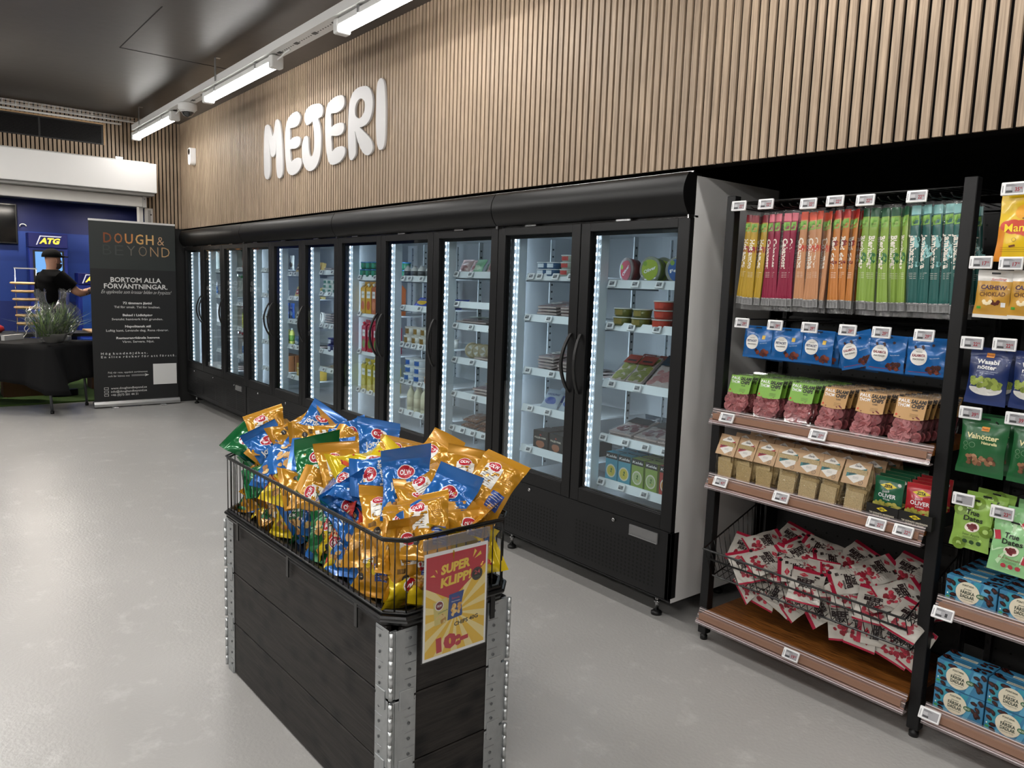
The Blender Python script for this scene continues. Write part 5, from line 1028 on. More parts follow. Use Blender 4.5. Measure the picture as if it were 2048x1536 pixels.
def m_dates(kind):
    def g(m,S):
        K_ = mt('#1a2416',.5); c2 = '#6f8e2e' if kind == 0 else '#7fb87c'
        for k in range(10):
            a = 2*PI*k/10+.2; m.poly(mt('#a9cf6a' if kind == 0 else '#bfe0b4',.35), S, [(0,.09),(.055*math.cos(a),.09+.075*math.sin(a)),(.055*math.cos(a+.22),.09+.075*math.sin(a+.22))], e=.0005)
        if kind == 0:
            for x,z in ((-.040,.125),(.044,.070),(-.030,.012),(.01,.155)): m.disc(mt(c2,.4), S, x,z,.020,e=.0016); m.disc(mt('#b7d67a',.4), S, x,z,.008,e=.002,n=10)
        else:
            for x,z,r_ in ((-.042,.115,.3),(.046,.055,-.2),(.03,.158,.8)): m.rect(mt('#c23a4a',.4), S, x-.010,x+.010,z-.014,z+.014, e=.0016,rot=r_); m.rect(mt('#e8efdc',.4), S, x-.012,x-.009,z-.014,z+.014, e=.002,rot=r_)
        m.text('True', K_, S, -.0,.122,.016,w=.040,bold=.03,e=.0024); m.text('Dates', K_, S, .004,.102,.016,w=.056,bold=.03,e=.0024)
        m.disc(mt('#efe6d8',.4), S, .004,.075,.022,.016,e=.002,rot=.3); m.blobs([mt('#6a2a2e',.3),mt('#8d4446',.3)], S, -.008,.014,.070,.080,7,.011,seed=5,e=.0026)
        m.text('Sour Apple' if kind == 0 else 'Sour Watermelon', mt('#46621e' if kind == 0 else '#8a3038',.5), S, .004,.050,.008,w=.048 if kind == 0 else .066,e=.0022)
        for k in range(3): m.disc(mt('#2a4a24' if kind == 0 else '#c0404c',.5), S, -.012+.020*k,.025,.0072, e=.0024,n=12)
        for k in range(2): m.rect(K_, S, -.018,.024,.040-.004*k,.0408-.004*k, e=.0022,nx=1,nz=1)
    return g
dt = [bagthing('date_snack_bag', .118, .172, .026, (lambda c: (lambda u,v: c))(mt(['#93b956','#93c98c'][k],.25,coat=.4)), m_dates(k), 75+k, (.014,.008), None, .0035) for k in range(2)]
for i,(k,x,y,z,rz,l) in enumerate(((0,1.185,.05,.885,.0,'lime green sour apple date bag, nearest the rack post'),(1,1.312,.02,.848,-.04,'mint green sour watermelon date bag with red melon pieces'),(0,1.20,.10,.892,.15,'sour apple date bag right behind the front one'),(0,1.21,.15,.895,-.1,'sour apple date bag at the back of its hook'),(1,1.325,.09,.872,.1,'sour watermelon date bag right behind the front one'),(1,1.33,.15,.885,-.15,'sour watermelon date bag at the back of its hook'))): put(('dt',k), dt[k], (x,y,z), (-.06,.03,rz), l, 'date snack bags')
def date_box():
    t = thing('date_box', None, 'box'); w,h,d = .152,.086,.055; B1,B2 = mt('#3f84ad',.35),mt('#5ba3c4',.35); S = flat(d/2+.0002)
    MB().box(-w/2,w/2,-d/2,d/2,0,h, mt('#3d7fa6',.35)).build('carton', t, bevel=.0015)
    m = MB(); rd_ = random.Random(2)
    def dates(S_, x0,x1,z0,z1,n,seed):
        r2 = random.Random(seed)
        for k in range(n):
            x,z,a = r2.uniform(x0,x1), r2.uniform(z0,z1), r2.uniform(-1.2,.2); m.disc(mt('#23100f',.3), S_, x,z,.0105,.0065, e=.0008+.00003*k,n=12,rot=a,wob=.1,rings=1); m.disc(mt('#5a2a26',.25), S_, x-.001,z+.001,.005,.002, e=.0011+.00003*k,n=8,rot=a,rings=1)
    for k in range(4): m.poly(B2 if k%2 else mt('#3b97ab',.35), S, [(-.074+.03*k,.002),(-.060+.03*k,.002),(-.030+.03*k,.084),(-.052+.03*k,.084)], e=.0001+.0001*k)
    dates(S,-.068,-.045,.008,.078,6,1); dates(S,.045,.068,.008,.078,8,2); dates(S,-.05,-.02,.066,.080,2,5)
    m.disc(mt('#e4dcc4',.5), S, -.008,.042,.036,.036, e=.0018,n=32); K_ = mt('#2c3a30',.5)
    m.text('FONTANA', K_, S, -.008,.066,.006,w=.034,bold=.02,e=.0024); m.text('EKOLOGISKA', K_, S, -.008,.054,.0035,w=.022,bold=.02,e=.0024)
    m.text('FÄRSKA', K_, S, -.008,.043,.0105,w=.042,bold=.03,e=.0024); m.text('DADLAR', K_, S, -.008,.030,.0105,w=.042,bold=.03,e=.0024); m.text('UTAN TILLSATT SOCKER', K_, S, -.008,.019,.003,w=.036,e=.0024)
    m.disc(mt('#3f6a4a',.5), S, .030,.042,.012,.008, e=.0028,n=18); m.text('EKO', mt('#dfe5cf',.5), S, .030,.042,.006,w=.015,bold=.02,e=.0034)
    m.rect(mt('#e8f0ea',.5), S, -.070,-.066,.022,.027, e=.0006,nx=1,nz=1); m.rect(mt('#4a9a48',.5), S, -.072,-.062,.010,.016, e=.0006,nx=1,nz=1)
    ST = lambda x,z,e: (x, -d/2+z, h+.0002+e)
    m.rect(mt('#dfe3d4',.5), ST, -.030,.022,.006,.022, e=.0004,nx=1,nz=1); m.text('EKOLOGISKA', K_, ST, -.004,.014,.006,w=.044,bold=.02,e=.0008)
    dates(ST,-.068,-.038,.008,.048,6,3); dates(ST,.032,.068,.008,.048,8,4)
    m.build('printed_faces', t); return t
for sh,(zb,rows) in enumerate(((.531,1),(.149,2))):
    for c in range(3):
        for r in range(5 if rows == 1 else 3):
            for q in range(rows):
                if rows == 2 and r == 2: continue
                lab = f"blue date box on the {['upper','bottom'][sh]} shelf, {ORD[c]} column from the post, {['front','second','third','fourth','fifth'][r]} back" + ('' if rows == 1 else [', bottom layer',', top layer'][q])
                put('dbx', date_box, (1.208+.156*c,.05+.0565*r,zb+.0875*q), (0,0,-.01), lab, 'blue date boxes')
for x,y,z,p,l,tl in ((1.198,.02,1.856,'35','white price tag reading 35 above the mango bag',-.05),(1.131,.02,1.635,'17','white price tag reading 17 right beside the rack post',-.05),(1.215,.02,1.632,'17','white price tag reading 17 above the right cashew bag',-.05),
  (1.131,.02,1.382,'22','white price tag reading 22 above the left wasabi bag',-.05),(1.223,.02,1.384,'22','white price tag reading 22 above the right wasabi bag',-.05),(1.149,.02,1.159,'39','white price tag reading 39 above the left walnut bag',-.05),(1.281,.02,1.160,'39','white price tag above the right walnut bag at the frame edge',-.05),
  (1.157,.02,.876,'','blank white price tag above the sour apple date bag',-.08),(1.277,-.0,.866,'23','white price tag reading 23 above the sour watermelon bag',-.08),(1.152,-.03,.498,'1','white price tag reading 1 on the rail under the upper date boxes',-.45),(1.146,-.03,.142,'','white price tag without a price under the lower date boxes',-.45)): pt(x,y,z,p,l,tl,red=p != '1')
# ================================================================== GOODS IN THE FRIDGES
def disp(c, rough=.4, coat=.1): return mt(c, rough, coat=coat)
def g_carton(c, cap='#e8e6e0', pic='#d9d27a'):
    def f():
        t = thing('juice_carton', None, 'carton'); m = MB(); w = .036; C_ = disp(c)
        m.box(-w,w,-w,w,0,.19, C_); m.add([(-w,-w,.19),(w,-w,.19),(w,w,.19),(-w,w,.19),(-w,-.003,.222),(w,-.003,.222),(w,.003,.222),(-w,.003,.222)], [(0,1,5,4),(2,3,7,6),(1,2,6,5),(3,0,4,7)], C_); m.box(-w,w,-.002,.002,.222,.238, C_)
        S = flat(w); m.disc(disp(pic), S, .0,.06,.024,.034, e=.0004,n=14); m.rect(WHTG, S, -.024,.024,.115,.165, e=.0004,nx=1,nz=1); m.text('JUICE', disp('#3a5a2a'), S, 0,.142,.011,w=.04,bold=.02,e=.0008)
        m.build('box', t); MB().cyl((0,-.026,.205),(0,-.036,.222),.011, disp(cap), 12).build('screw_cap', t); return t
    return f
def g_bottle(c, cap, h=.19, r=.026, lab='#e9e9e4'):
    def f():
        t = thing('bottle', None, 'bottle'); MB().lathe([(r*.9,0),(r,.008),(r,h*.62),(r*.8,h*.75),(.010,h*.86),(.010,h*.9)], disp(c,.3), 16).build('body', t)
        MB().lathe([(.012,h*.88),(.011,h*.94),(.004,h),(0,h)], disp(cap,.3), 12).build('cap', t); MB().lathe([(r+.0006,h*.18),(r+.0006,h*.55)], disp(lab), 16).build('label', t); return t
    return f
def g_tub(c, lid, lab, r=.044, h=.045):
    def f():
        t = thing('food_tub', None, 'tub'); MB().lathe([(r*.85,0),(r*.97,h*.9)], disp(c,.35), 20).build('cup', t); MB().lathe([(r,h*.88),(r*1.03,h*.9),(r*1.03,h),(r*.9,h*1.01),(0,h*1.0)], disp(lid,.3), 20).build('lid', t)
        m = MB(); S = lambda x,z,e: ((r*.94+e)*math.sin(x/r), -(r*.94+e)*math.cos(x/r), z); m.rect(disp(lab), S, -r*.6,r*.6,h*.2,h*.8, e=.0006,nx=6,nz=1); m.build('label', t); return t
    return f
def g_lidface(c, word, base):
    def f():
        t = thing('snack_tub', None, 'tub'); r,d = .062,.055
        tf = lambda p: (p[0], p[2]-d/2, p[1]+r)
        MB().lathe([(r*.99,0),(r*.86,d)], disp(base,.4), 28, tf=tf).build('cup', t); MB().lathe([(0,-.004),(r*.9,-.004),(r,-.006),(r*1.02,0),(r,.006)], clear('lid_plastic',(.95,.95,.95),1,1.5,.05,body=.25), 28, tf=tf).build('lid', t)
        m = MB(); S = lambda x,z,e: (x,-d/2-.0045-e,z+r); m.disc(disp(c,.35), S, 0,0,.049,.049, e=.0008,n=26,wob=.05); m.text(word, WHTG, S, 0,.0,.015,w=.075,rot=.35,bold=.03,e=.0016); m.disc(disp('#7da03a'), S, -.03,.028,.012, e=.0012,n=10); m.build('label', t); return t
    return f
def g_flat(c, lab, w=.125, l=.19, h=.016, meat='#8d5a58', word=None, black=False):
    def f():
        t = thing('flat_pack', None, 'food pack'); m = MB(); m.box(-w/2,w/2,0,l,0,h*.5, disp('#2b2a2a' if black else '#c9b8b2')); rd_ = random.Random(len(c)+int(w*1000))
        S = lambda x,z,e: (x, z, h*.5+e)
        m.blobs([disp(meat,.45),disp(c,.45)], S, -w*.38,w*.38,l*.1,l*.9,22,.026,seed=int(w*1000),e=.001); m.build('contents', t)
        MB().box(-w/2,w/2,-.003,l,h*.5+.001,h, clear('pack_film',(.97,.97,.97),1,1.5,.06,bump=22)).build('film', t, bevel=.004)
        m = MB(); S2 = lambda x,z,e: (x, z, h+.0004+e)
        if word: m.disc(disp(lab), S2, 0,l*.42,.036,.028, e=.0004,n=20); m.text(word, BLK if lab.startswith('#e') else WHTG, S2, 0,l*.42,.014,w=.05,bold=.03,e=.001)
        else: m.rect(disp(lab), S2, -w*.46,w*.46,l*.60,l*.92, e=.0004,nx=1,nz=1); m.rect(disp('#222'+'222'), S2, -w*.3,w*.3,l*.68,l*.74, e=.0008,nx=1,nz=1)
        m.build('label', t); return t
    return f
def g_stand(c, c2, w=.095, h=.13, t_=.03, word='', tc='#efefef', name='pouch'):
    def f():
        t = thing(name, None, 'food pack'); C1,C2 = disp(c,.3,.3),disp(c2,.35)
        def marks(m,S):
            if word: m.text(word, disp(tc), S, 0,h*.68,h*.10,w=w*.7,bold=.03,e=.001)
            m.disc(C2, S, 0,h*.36,w*.32,h*.18, e=.001,n=16,wob=.1)
        pouch('bag', w,h,t_, lambda u,v: C1, marks, (.010,.008), 8,8, int(w*1000+h*100), C1, .003, parent=t, pinch=.04); return t
    return f
def g_box(c, w=.075, h=.10, d=.10, word='', pic='#b0392c', tc='#e9e2d4', name='food_box'):
    def f():
        t = thing(name, None, 'box'); MB().box(-w/2,w/2,0,d,0,h, disp(c,.45)).build('carton', t, bevel=.001); m = MB(); S = flat(.0004)
        if name == 'soup_carton':
            m.rect(disp('#1d211f'), S, -w/2,w/2,h*.78,h, e=.0002,nx=1,nz=1); m.text(word, WHTG, S, 0,h*.885,h*.085,w=w*.85,bold=.02,shear=.2,e=.0006)
            m.disc(disp('#e8e2cf'), S, 0,h*.36,w*.40,h*.24, e=.0004,n=20); m.disc(disp(pic), S, 0,h*.36,w*.33,h*.19, e=.0008,n=20); m.blobs([disp('#c9b34a'),disp('#5b7a33')], S, -w*.14,w*.14,h*.28,h*.44,6,.006,seed=1,e=.0012)
        else:
            if word: m.text(word, disp(tc), S, 0,h*.62,h*.09,w=w*.8,bold=.03,e=.0006)
            m.disc(disp(pic), S, 0,h*.28,w*.30,h*.20, e=.0004,n=14,wob=.1); m.poly(disp('#b0392c'), S, [(-.010,h*.74),(.010,h*.74),(0,h*.84)], e=.0004)
        m.build('box_print', t); return t
    return f
def g_cheese(c, rind='#b0392c'):
    def f():
        t = thing('cheese_wedge', None, 'cheese'); MB().prism([(-.05,0),(.05,.0),(.035,.10),(-.02,.10)], lambda x,y,d:(x,d,y), 0,.035, disp(c,.5)).build('wedge', t, bevel=.004)
        m = MB(); S = flat(.0005); m.rect(disp(rind), S, -.028,.022,.030,.075, e=.0004,nx=1,nz=1,rot=.1); m.rect(disp('#e8e4d6'), S, -.018,.012,.045,.06, e=.0008,nx=1,nz=1,rot=.1); m.build('label', t); return t
    return f
def g_round(c, base='#e5e2da'):
    def f():
        t = thing('round_cheese', None, 'cheese'); r = .05; tf = lambda p: (p[0],p[2],p[1]+r); MB().lathe([(0,0),(r*.95,0),(r,.004),(r,.026),(r*.95,.03),(0,.03)], disp(base,.5), 24, tf=tf).build('box', t, bevel=0)
        m = MB(); S = lambda x,z,e:(x,-e,z+r); m.disc(disp(c), S, 0,0,.040, e=.0006,n=24); 
        for k in range(4): m.poly(disp('#f0efe9'), S, [(0,0),(.036*math.cos(k*PI/2+.3),.036*math.sin(k*PI/2+.3)),(.036*math.cos(k*PI/2+.9),.036*math.sin(k*PI/2+.9))], e=.0012)
        m.build('label', t); return t
    return f
def g_sausages(c):
    def f():
        t = thing('sausage_tray', None, 'food pack'); m = MB()
        for k in range(6):
            x = -.06+.024*k; m.tube([(x,0,.016),(x+.003,.05,.02),(x,.11,.02),(x-.002,.16,.015)], [.006,.011,.011,.006], disp(c,.3), 8)
        m.build('sausages', t); MB().box(-.078,.078,-.004,.17,0,.034, clear('pack_film')).build('film', t, bevel=.006); return t
    return f
DN = {11:'nearest',10:'second nearest',9:'third nearest',8:'fourth nearest',7:'fifth nearest',6:'sixth nearest',5:'seventh nearest',4:'fourth farthest',3:'third farthest',2:'second farthest',1:'farthest'}
SN = ['top','second','third','fourth','fifth','sixth']
FX = {11:-.60,10:-1.20,9:-1.94,8:-2.60,7:-3.24,6:-3.95,5:-4.58,4:-5.19,3:-5.89,2:-6.50,1:-7.0}
# door, shelf, key, builder, description, x offsets, stack height, depth rows, pitch in depth
V = []
def add(d, s, key, fn, desc, xs, stack=1, sh=0, rows=1, dp=.1, rot=(0,0,0), y0=.15, zoff=0): V.append((d,s,key,fn,desc,xs,stack,sh,rows,dp,rot,y0,zoff))
add(11,0,'lf1',g_lidface('#b22f45','Oliver','#6a3030'),'tilted round snack tub with red lid label',[.11],1,0,1,rot=(0,-.35,-.25),y0=.20)
add(11,0,'lf2',g_lidface('#9fb33c','Oliver','#6a7a30'),'round snack tub with lime green lid label',[.25],1,0,2,.09,rot=(0,0,0),y0=.19)
add(11,0,'lf3',g_lidface('#2c5a9a','Feta','#4a5a3a'),'round snack tub with blue lid label',[.40],1,0,2,.09,rot=(0,.15,.1),y0=.19)
add(11,1,'tb1',g_tub('#6a6a30','#d4d4cc','#8a7a3a',.048,.042),'low clear tub of green olives',[.10,.22],2,.043,2,.105)
add(11,1,'tb2',g_tub('#b83a2a','#d8d4cc','#c8452f',.048,.042),'low clear tub with red filling',[.35],3,.043,2,.105)
add(11,2,'fo',g_flat('#7d8038','#7a3324',.10,.20,.03,'#8f9048'),'slanted clear olive pack with brown header',[.07,.18],1,0,2,.1,rot=(.62,0,0),y0=.17)
add(11,2,'fp',g_flat('#a9686a','#1c2a38',.14,.24,.02,'#b57e7c'),'large cured ham pack with dark label',[.33],1,0,2,.1,rot=(.62,0,0),y0=.17)
add(11,2,'tbx',g_tub('#c9a9a6','#d8dcdf','#b55548',.07,.03),'flat round tray of sliced meat',[.50],1,0,1,y0=.19)
add(11,3,'fd',g_flat('#6a2e34','#17181a',.15,.22,.016,'#7d3d42'),'dark red minced meat tray with black label',[.12,.28,.44],3,.018,1,rot=(.22,0,0),y0=.15)
add(11,3,'fd2',g_stand('#4a5560','#6b5a3a',.11,.09,.03),'grey pouch lying behind the meat trays',[.10,.22],1,0,1,y0=.42)
for i,(c,p) in enumerate((('#4fa0b8','#d8c84a'),('#4fa0b8','#d8c84a'),('#8da84a','#b7c78a'),('#8da84a','#a9bd7c'),('#b83a30','#d98a3a'))): add(11,4,('kd',c,p),g_box(c,.078,.145,.06,'Kelda',p,name='soup_carton'),'soup carton with '+['blue','blue','green','green','red'][i]+' picture side',[.075+.088*i+(.004*(i==4))],1,0,3,.07)
add(10,0,'ts1',g_tub('#3b5f86','#e6e8ea','#d5e0ea',.044,.036),'small white and blue spread tub',[.10,.175],2,.037,2,.1)
add(10,0,'ts2',g_tub('#b8bdb0','#e6e8ea','#b8403c',.046,.036),'small tub with red label',[.29],3,.037,2,.1)
add(10,0,'ts3',g_tub('#3d4a3a','#e6e8ea','#4a6a42',.046,.036),'small tub with dark green label',[.39],3,.037,2,.1)
add(10,1,'fl1',g_flat('#a98482','#e6e3dc',.14,.19,.016,'#b8908c','Skinka'),'flat pink ham pack with oval label',[.13,.32],4,.017,1,rot=(.16,0,.12))
add(10,2,'fl1',None,'flat pink ham pack with oval label',[.13,.30],5,.017,1,rot=(.18,0,-.1))
add(10,2,'fl2',g_flat('#8d6a66','#6a5a50',.13,.18,.016,'#a08480'),'brown sliced meat pack',[.44],2,.017,1)
add(10,3,'pb',g_stand('#9aa8b4','#2a4a9a',.12,.13,.035,'KYCKLING','#1e2e6a'),'leaning blue-labelled chicken pouch',[.14,.29],1,0,2,.09,rot=(-.7,0,.15),y0=.18)
add(10,4,'bk',g_box('#1a1817',.115,.105,.12,'PULLED PORK','#a86a4a'),'black pulled pork box',[.12,.25],1,0,2,.13)
add(10,4,'bk',None,'black pulled pork box',[.38],1,0,2,.13)
add(9,0,'p1',g_stand('#b59a98','#8a5a58',.11,.10,.03),'pale pink sliced meat pouch',[.06,.36],1,0,2,.09,rot=(-.5,0,.1))
add(9,0,'p2',g_stand('#7fae8c','#b7c9b0',.11,.10,.03),'green and clear salad meat pouch',[.20],1,0,2,.09,rot=(-.5,0,-.1))
add(9,1,'fl3',g_flat('#a07a70','#cfd8c8',.13,.18,.016,'#b59088'),'flat clear pack of cold cuts',[.34,.47],2,.017,1)
add(9,2,'fl3',None,'flat clear pack of cold cuts',[.08,.22],2,.017,1,rot=(.1,0,.2))
add(9,2,'fl4',g_flat('#b8703a','#c89a5a',.12,.16,.02,'#d08a4a'),'orange salmon coloured pack',[.40],2,.02,1,rot=(.2,0,-.2))
add(9,3,'rb',g_round('#c9bfa4','#a89a78'),'upright round loaf slice pack',[.06,.13,.20,.28,.36,.44],1,0,1,rot=(0,0,.9),y0=.24)
add(9,3,'fl5',g_flat('#6a2a34','#7a2f3c',.15,.19,.016,'#7d3d48'),'maroon salami pack lying in front',[.30],2,.017,1,y0=.13)
add(9,4,'fl6',g_flat('#a9787c','#d9c23a',.14,.18,.018,'#b58c8e'),'pink ham pack with yellow stripe',[.28,.44],3,.019,1,rot=(.1,0,.1))
add(9,5,'sg',g_sausages('#8a5a3c'),'brown grill sausages in clear film',[.16,.34],2,.035,1,rot=(.15,0,.1))
add(8,0,'jr',g_bottle('#d8d8d4','#b9bcc0',.085,.026,'#55585c'),'small white jar with grey label',[.05,.14,.23,.33,.43],1,0,2,.07)
add(8,1,'bb',g_stand('#1c3fae','#e3b72a',.15,.11,.035,'OST','#f0e6a0'),'shiny blue bag of grated cheese',[.13,.30,.42],1,0,2,.08,rot=(-.95,0,.25),y0=.2)
add(8,2,'yg',g_tub('#e9e7df','#dcd9cf','#8a6a2c',.042,.06),'gold-print yoghurt cup',[.09,.19,.29,.39,.49],2,.061,2,.09)
add(8,3,'wt',g_tub('#dfe7ef','#f0f2f4','#2c5fae',.055,.052),'white tub with blue label',[.12,.25],3,.053,1)
add(8,3,'pt',g_tub('#d8b08a','#e5cba8','#c98a5a',.05,.052),'peach coloured dip tub',[.38,.49],2,.053,1)
add(8,4,'sq',g_bottle('#dcd9b8','#e8e6dc',.19,.028,'#d9d2b0'),'white squeeze bottle of sauce',[.12,.21,.30,.39,.48],1,0,2,.07)
add(7,0,'gc',g_tub('#3c7a58','#4a8ac8','#2f9a7a',.040,.055),'green and blue dessert cup',[.06,.15,.24,.33,.42,.50],2,.056,2,.09)
add(7,1,'cy',g_carton('#d8a41e','#e3dfd2','#c85a1e'),'yellow and orange juice carton',[.10,.185],1,0,2,.08)
add(7,1,'co',g_carton('#b8622a','#e3dfd2','#d98a5a'),'orange-brown juice carton',[.27,.355,.44],1,0,2,.08)
add(7,2,'cr2',g_carton('#b82438','#d8303c','#6a8a30'),'red berry juice carton',[.12,.21,.30,.39],1,0,2,.08)
add(7,3,'cy2',g_carton('#c9b43a','#e3e0d2','#e0d27a'),'yellow juice carton with white cap',[.12,.21,.30,.39],1,0,2,.08)
add(6,0,'dk',g_flat('#3a3436','#b9bfc4',.13,.17,.016,'#4a4446'),'dark smoked fish pack',[.12,.26],2,.02,1); add(6,0,'bw',g_stand('#5a7898','#c3ccd2',.11,.09,.03),'pale blue cheese pouch',[.40,.50],1,0,1)
add(6,1,'wt2',g_tub('#dfe5e0','#e9eeea','#5a8a7a',.045,.035),'white herb spread tub',[.12,.22,.32,.43],3,.036,1)
add(6,2,'dk',None,'dark smoked fish pack',[.12,.27,.42],5,.02,1)
add(6,3,'pu',g_tub('#2a2f6a','#3d4690','#cfd4e6',.042,.055),'purple berry yoghurt cup',[.22,.32,.42],2,.056,2,.09)
add(6,4,'br',g_flat('#b39a5a','#5a4a28',.15,.17,.03,'#c2aa6a'),'yellow flatbread pack',[.20,.38],2,.03,1,rot=(.2,0,.2))
add(5,0,'cw',g_cheese('#d8b86a','#3a2a2a'),'cheese wedge with dark label',[.14,.25,.36,.47],1,0,2,.05,rot=(-.2,0,0)); add(5,1,'cw2',g_cheese('#d8c27a','#b0302c'),'cheese wedge with red label',[.12,.24,.36,.48],1,0,2,.05,rot=(-.2,0,0))
add(5,2,'rc',g_round('#1d1d20'),'round soft cheese with black and white label',[.14,.26,.38,.50],1,0,2,.04,rot=(-.2,0,0)); add(5,3,'bw',None,'pale blue cheese pouch',[.14,.26,.38],1,0,2,.06); add(5,3,'dk',None,'dark smoked fish pack',[.50],2,.02,1)
add(5,4,'cb',g_box('#c9a94e',.08,.12,.10,'OST','#d9c27a'),'block of yellow cheese',[.16,.27,.38,.49],1,0,1)
add(4,0,'wp',g_stand('#d5d7d2','#7a6a4a',.09,.13,.03),'white cooking pouch',[.16,.27,.38,.49],1,0,2,.06); add(4,1,'sp',g_tub('#d9e0e2','#e5eaec','#8aa0ac',.042,.05),'white quark cup',[.14,.25,.36,.48],2,.051,1)
add(4,2,'bp2',g_stand('#1f57b0','#9ac0e6',.10,.14,.04,'MJÖLK'),'bright blue milk pouch',[.14,.26,.38,.50],1,0,2,.06); add(4,3,'gb',g_bottle('#cdd06a','#dfe3e6',.15,.026,'#6a9a3a'),'small green smoothie bottle',[.13,.21,.29,.37,.46],1,0,2,.07)
add(4,4,'bz',g_box('#8a5a38',.08,.15,.07,'','#d9b27a'),'brown pudding carton',[.14,.25,.36,.47],1,0,2,.08)
add(3,0,'rb2',g_bottle('#c9352c','#e5e5e5',.16,.028,'#e0dfd6'),'red drink bottle',[.14,.23,.32,.42,.51],1,0,2,.07); add(3,1,'wbg',g_stand('#dfe6ea','#5a86ae',.11,.16,.04),'white and blue milk pouch',[.15,.28,.41],1,0,2,.07)
add(3,2,'yg2',g_bottle('#c3cf4a','#e6e9d8',.21,.03,'#e6e06a'),'yellow-green drink bottle',[.12,.21,.30,.40,.50],1,0,2,.08); add(3,3,'wb',g_bottle('#e3e8ee','#3f6fae',.20,.03,'#4a78b4'),'white milk bottle with blue cap',[.12,.21,.30,.40,.50],1,0,2,.08)
add(2,0,'gw',g_carton('#dfe6df','#3f9a5a','#3f9a5a'),'white milk carton with green cows',[.14,.23,.32,.42,.51],1,0,2,.08); add(2,1,'gw',None,'white milk carton with green cows',[.14,.23,.32,.42,.51],1,0,2,.08)
add(2,2,'rw',g_carton('#e6e0dc','#c0363c','#c0363c'),'white milk carton with red cows',[.14,.23,.32,.42,.51],1,0,2,.08); add(2,3,'rw',None,'white milk carton with red cows',[.14,.23,.32,.42,.51],1,0,2,.08)
add(2,4,'dk',None,'dark smoked fish pack',[.25,.42],3,.02,1)
add(1,0,'gw',None,'white milk carton with green cows',[.10,.2,.3],1,0,1); add(1,1,'wb',None,'white milk bottle with blue cap',[.10,.2,.3],1,0,1); add(1,2,'rw',None,'white milk carton with red cows',[.10,.2,.3],1,0,1)
rd = random.Random(21); FN = {}; LUSE = {}
for (d,s,key,fn,desc,xs,stack,sh,rows,dp,rot,y0,zoff) in V:
    if fn: FN[key] = fn
    fn = FN[key]
    for xi, xo in enumerate(xs):
        for r in range(rows):
            for q in range(stack):
                if len(xs) > 1 and stack > 1 and q == stack-1 and rd.random() < .25: continue
                kk = (d,s,desc,'n'); n_ = LUSE.get(kk,0); LUSE[kk] = n_+1
                p = []
                if len(xs) > 1: p.append(ORD[xi]+' from left')
                if rows > 1: p.append(['front','rear','third'][r])
                if stack > 1: p.append(['lowest','second up','third up','fourth up','fifth up'][q])
                lab = f"{desc}, {' '.join(p)}{' ' if p else ''}on {SN[s]} shelf, {DN[d]} door"
                if len(lab.split()) > 16: lab = f"{desc}, {' '.join(p)}, {SN[s]} shelf, {DN[d]} door"
                if len(lab.split()) > 16: lab = f"{desc.split(' with ')[0]}, {' '.join(p)}, {SN[s]} shelf, {DN[d]} door"
                if len(lab.split()) > 16: lab = lab.replace(' on ',', ').replace('small ','').replace('white and ','').replace(' shelf','')
                if len(lab.split()) > 16: print('LONG', lab)
                jr = rd.uniform(-.08,.08)
                z = RAILZ[d][s]+.0045+sh*q
                if rot[1] or d == 11 and s == 0: z += .004
                put(('fg',key), fn, (FX[d]+xo, y0+dp*r+(.012*rd.random() if q else 0), z+zoff), (rot[0],rot[1],rot[2]+jr), lab, f'goods on the {SN[s]} shelf of the {DN[d]} fridge door')
TX = {11:[(.06,.21,.36,.50),(.06,.20,.36,.50),(.09,.26,.52),(.05,.20,.33,.45),(.05,.19,.34)],10:[(.04,.11,.24,.36),(.02,.20,.40),(.04,.24),(.07,.22),(.07,)],
 9:[(.05,.20,.50),(.06,),(.05,.22,.42),(.05,.24),(.05,.27),(.04,.16,.27,.38)],8:[(.06,.15,.30),(.06,.28),(.06,.14,.22,.31,.41),(.07,.18,.30),(.06,.19,.33)],7:[(.06,.3),(.06,),(.06,),(.05,.14,.25)],
 6:[(.1,.3),(.1,.25,.4),(.1,.2,.3),(.1,),(.15,.3)],5:[(.1,.2),(.1,.24,.36),(.1,.22),(.13,.25),(.13,.3)],4:[(.12,.25),(.11,.3),(.13,),(.11,.22),(.12,)],3:[(.1,.25),(.1,),(.1,.25),(.1,.3)],2:[(.1,.25),(.12,.3),(.12,),(.12,.3),(.1,.2)],1:[(.05,),(.05,),(.05,),(.05,)]}
for d, L_ in TX.items():
    for s, xs in enumerate(L_):
        if s >= len(RAILZ[d]): continue
        for i, x in enumerate(xs):
            put('mtag', mini_tag, (FX[d]+x, .106, RAILZ[d][s]+.0), (-.35,0,0), f"white price tag, {ORD[i]} from the left on the {SN[s]} shelf rail, {DN[d]} door", 'price tags on the fridge shelf rails')
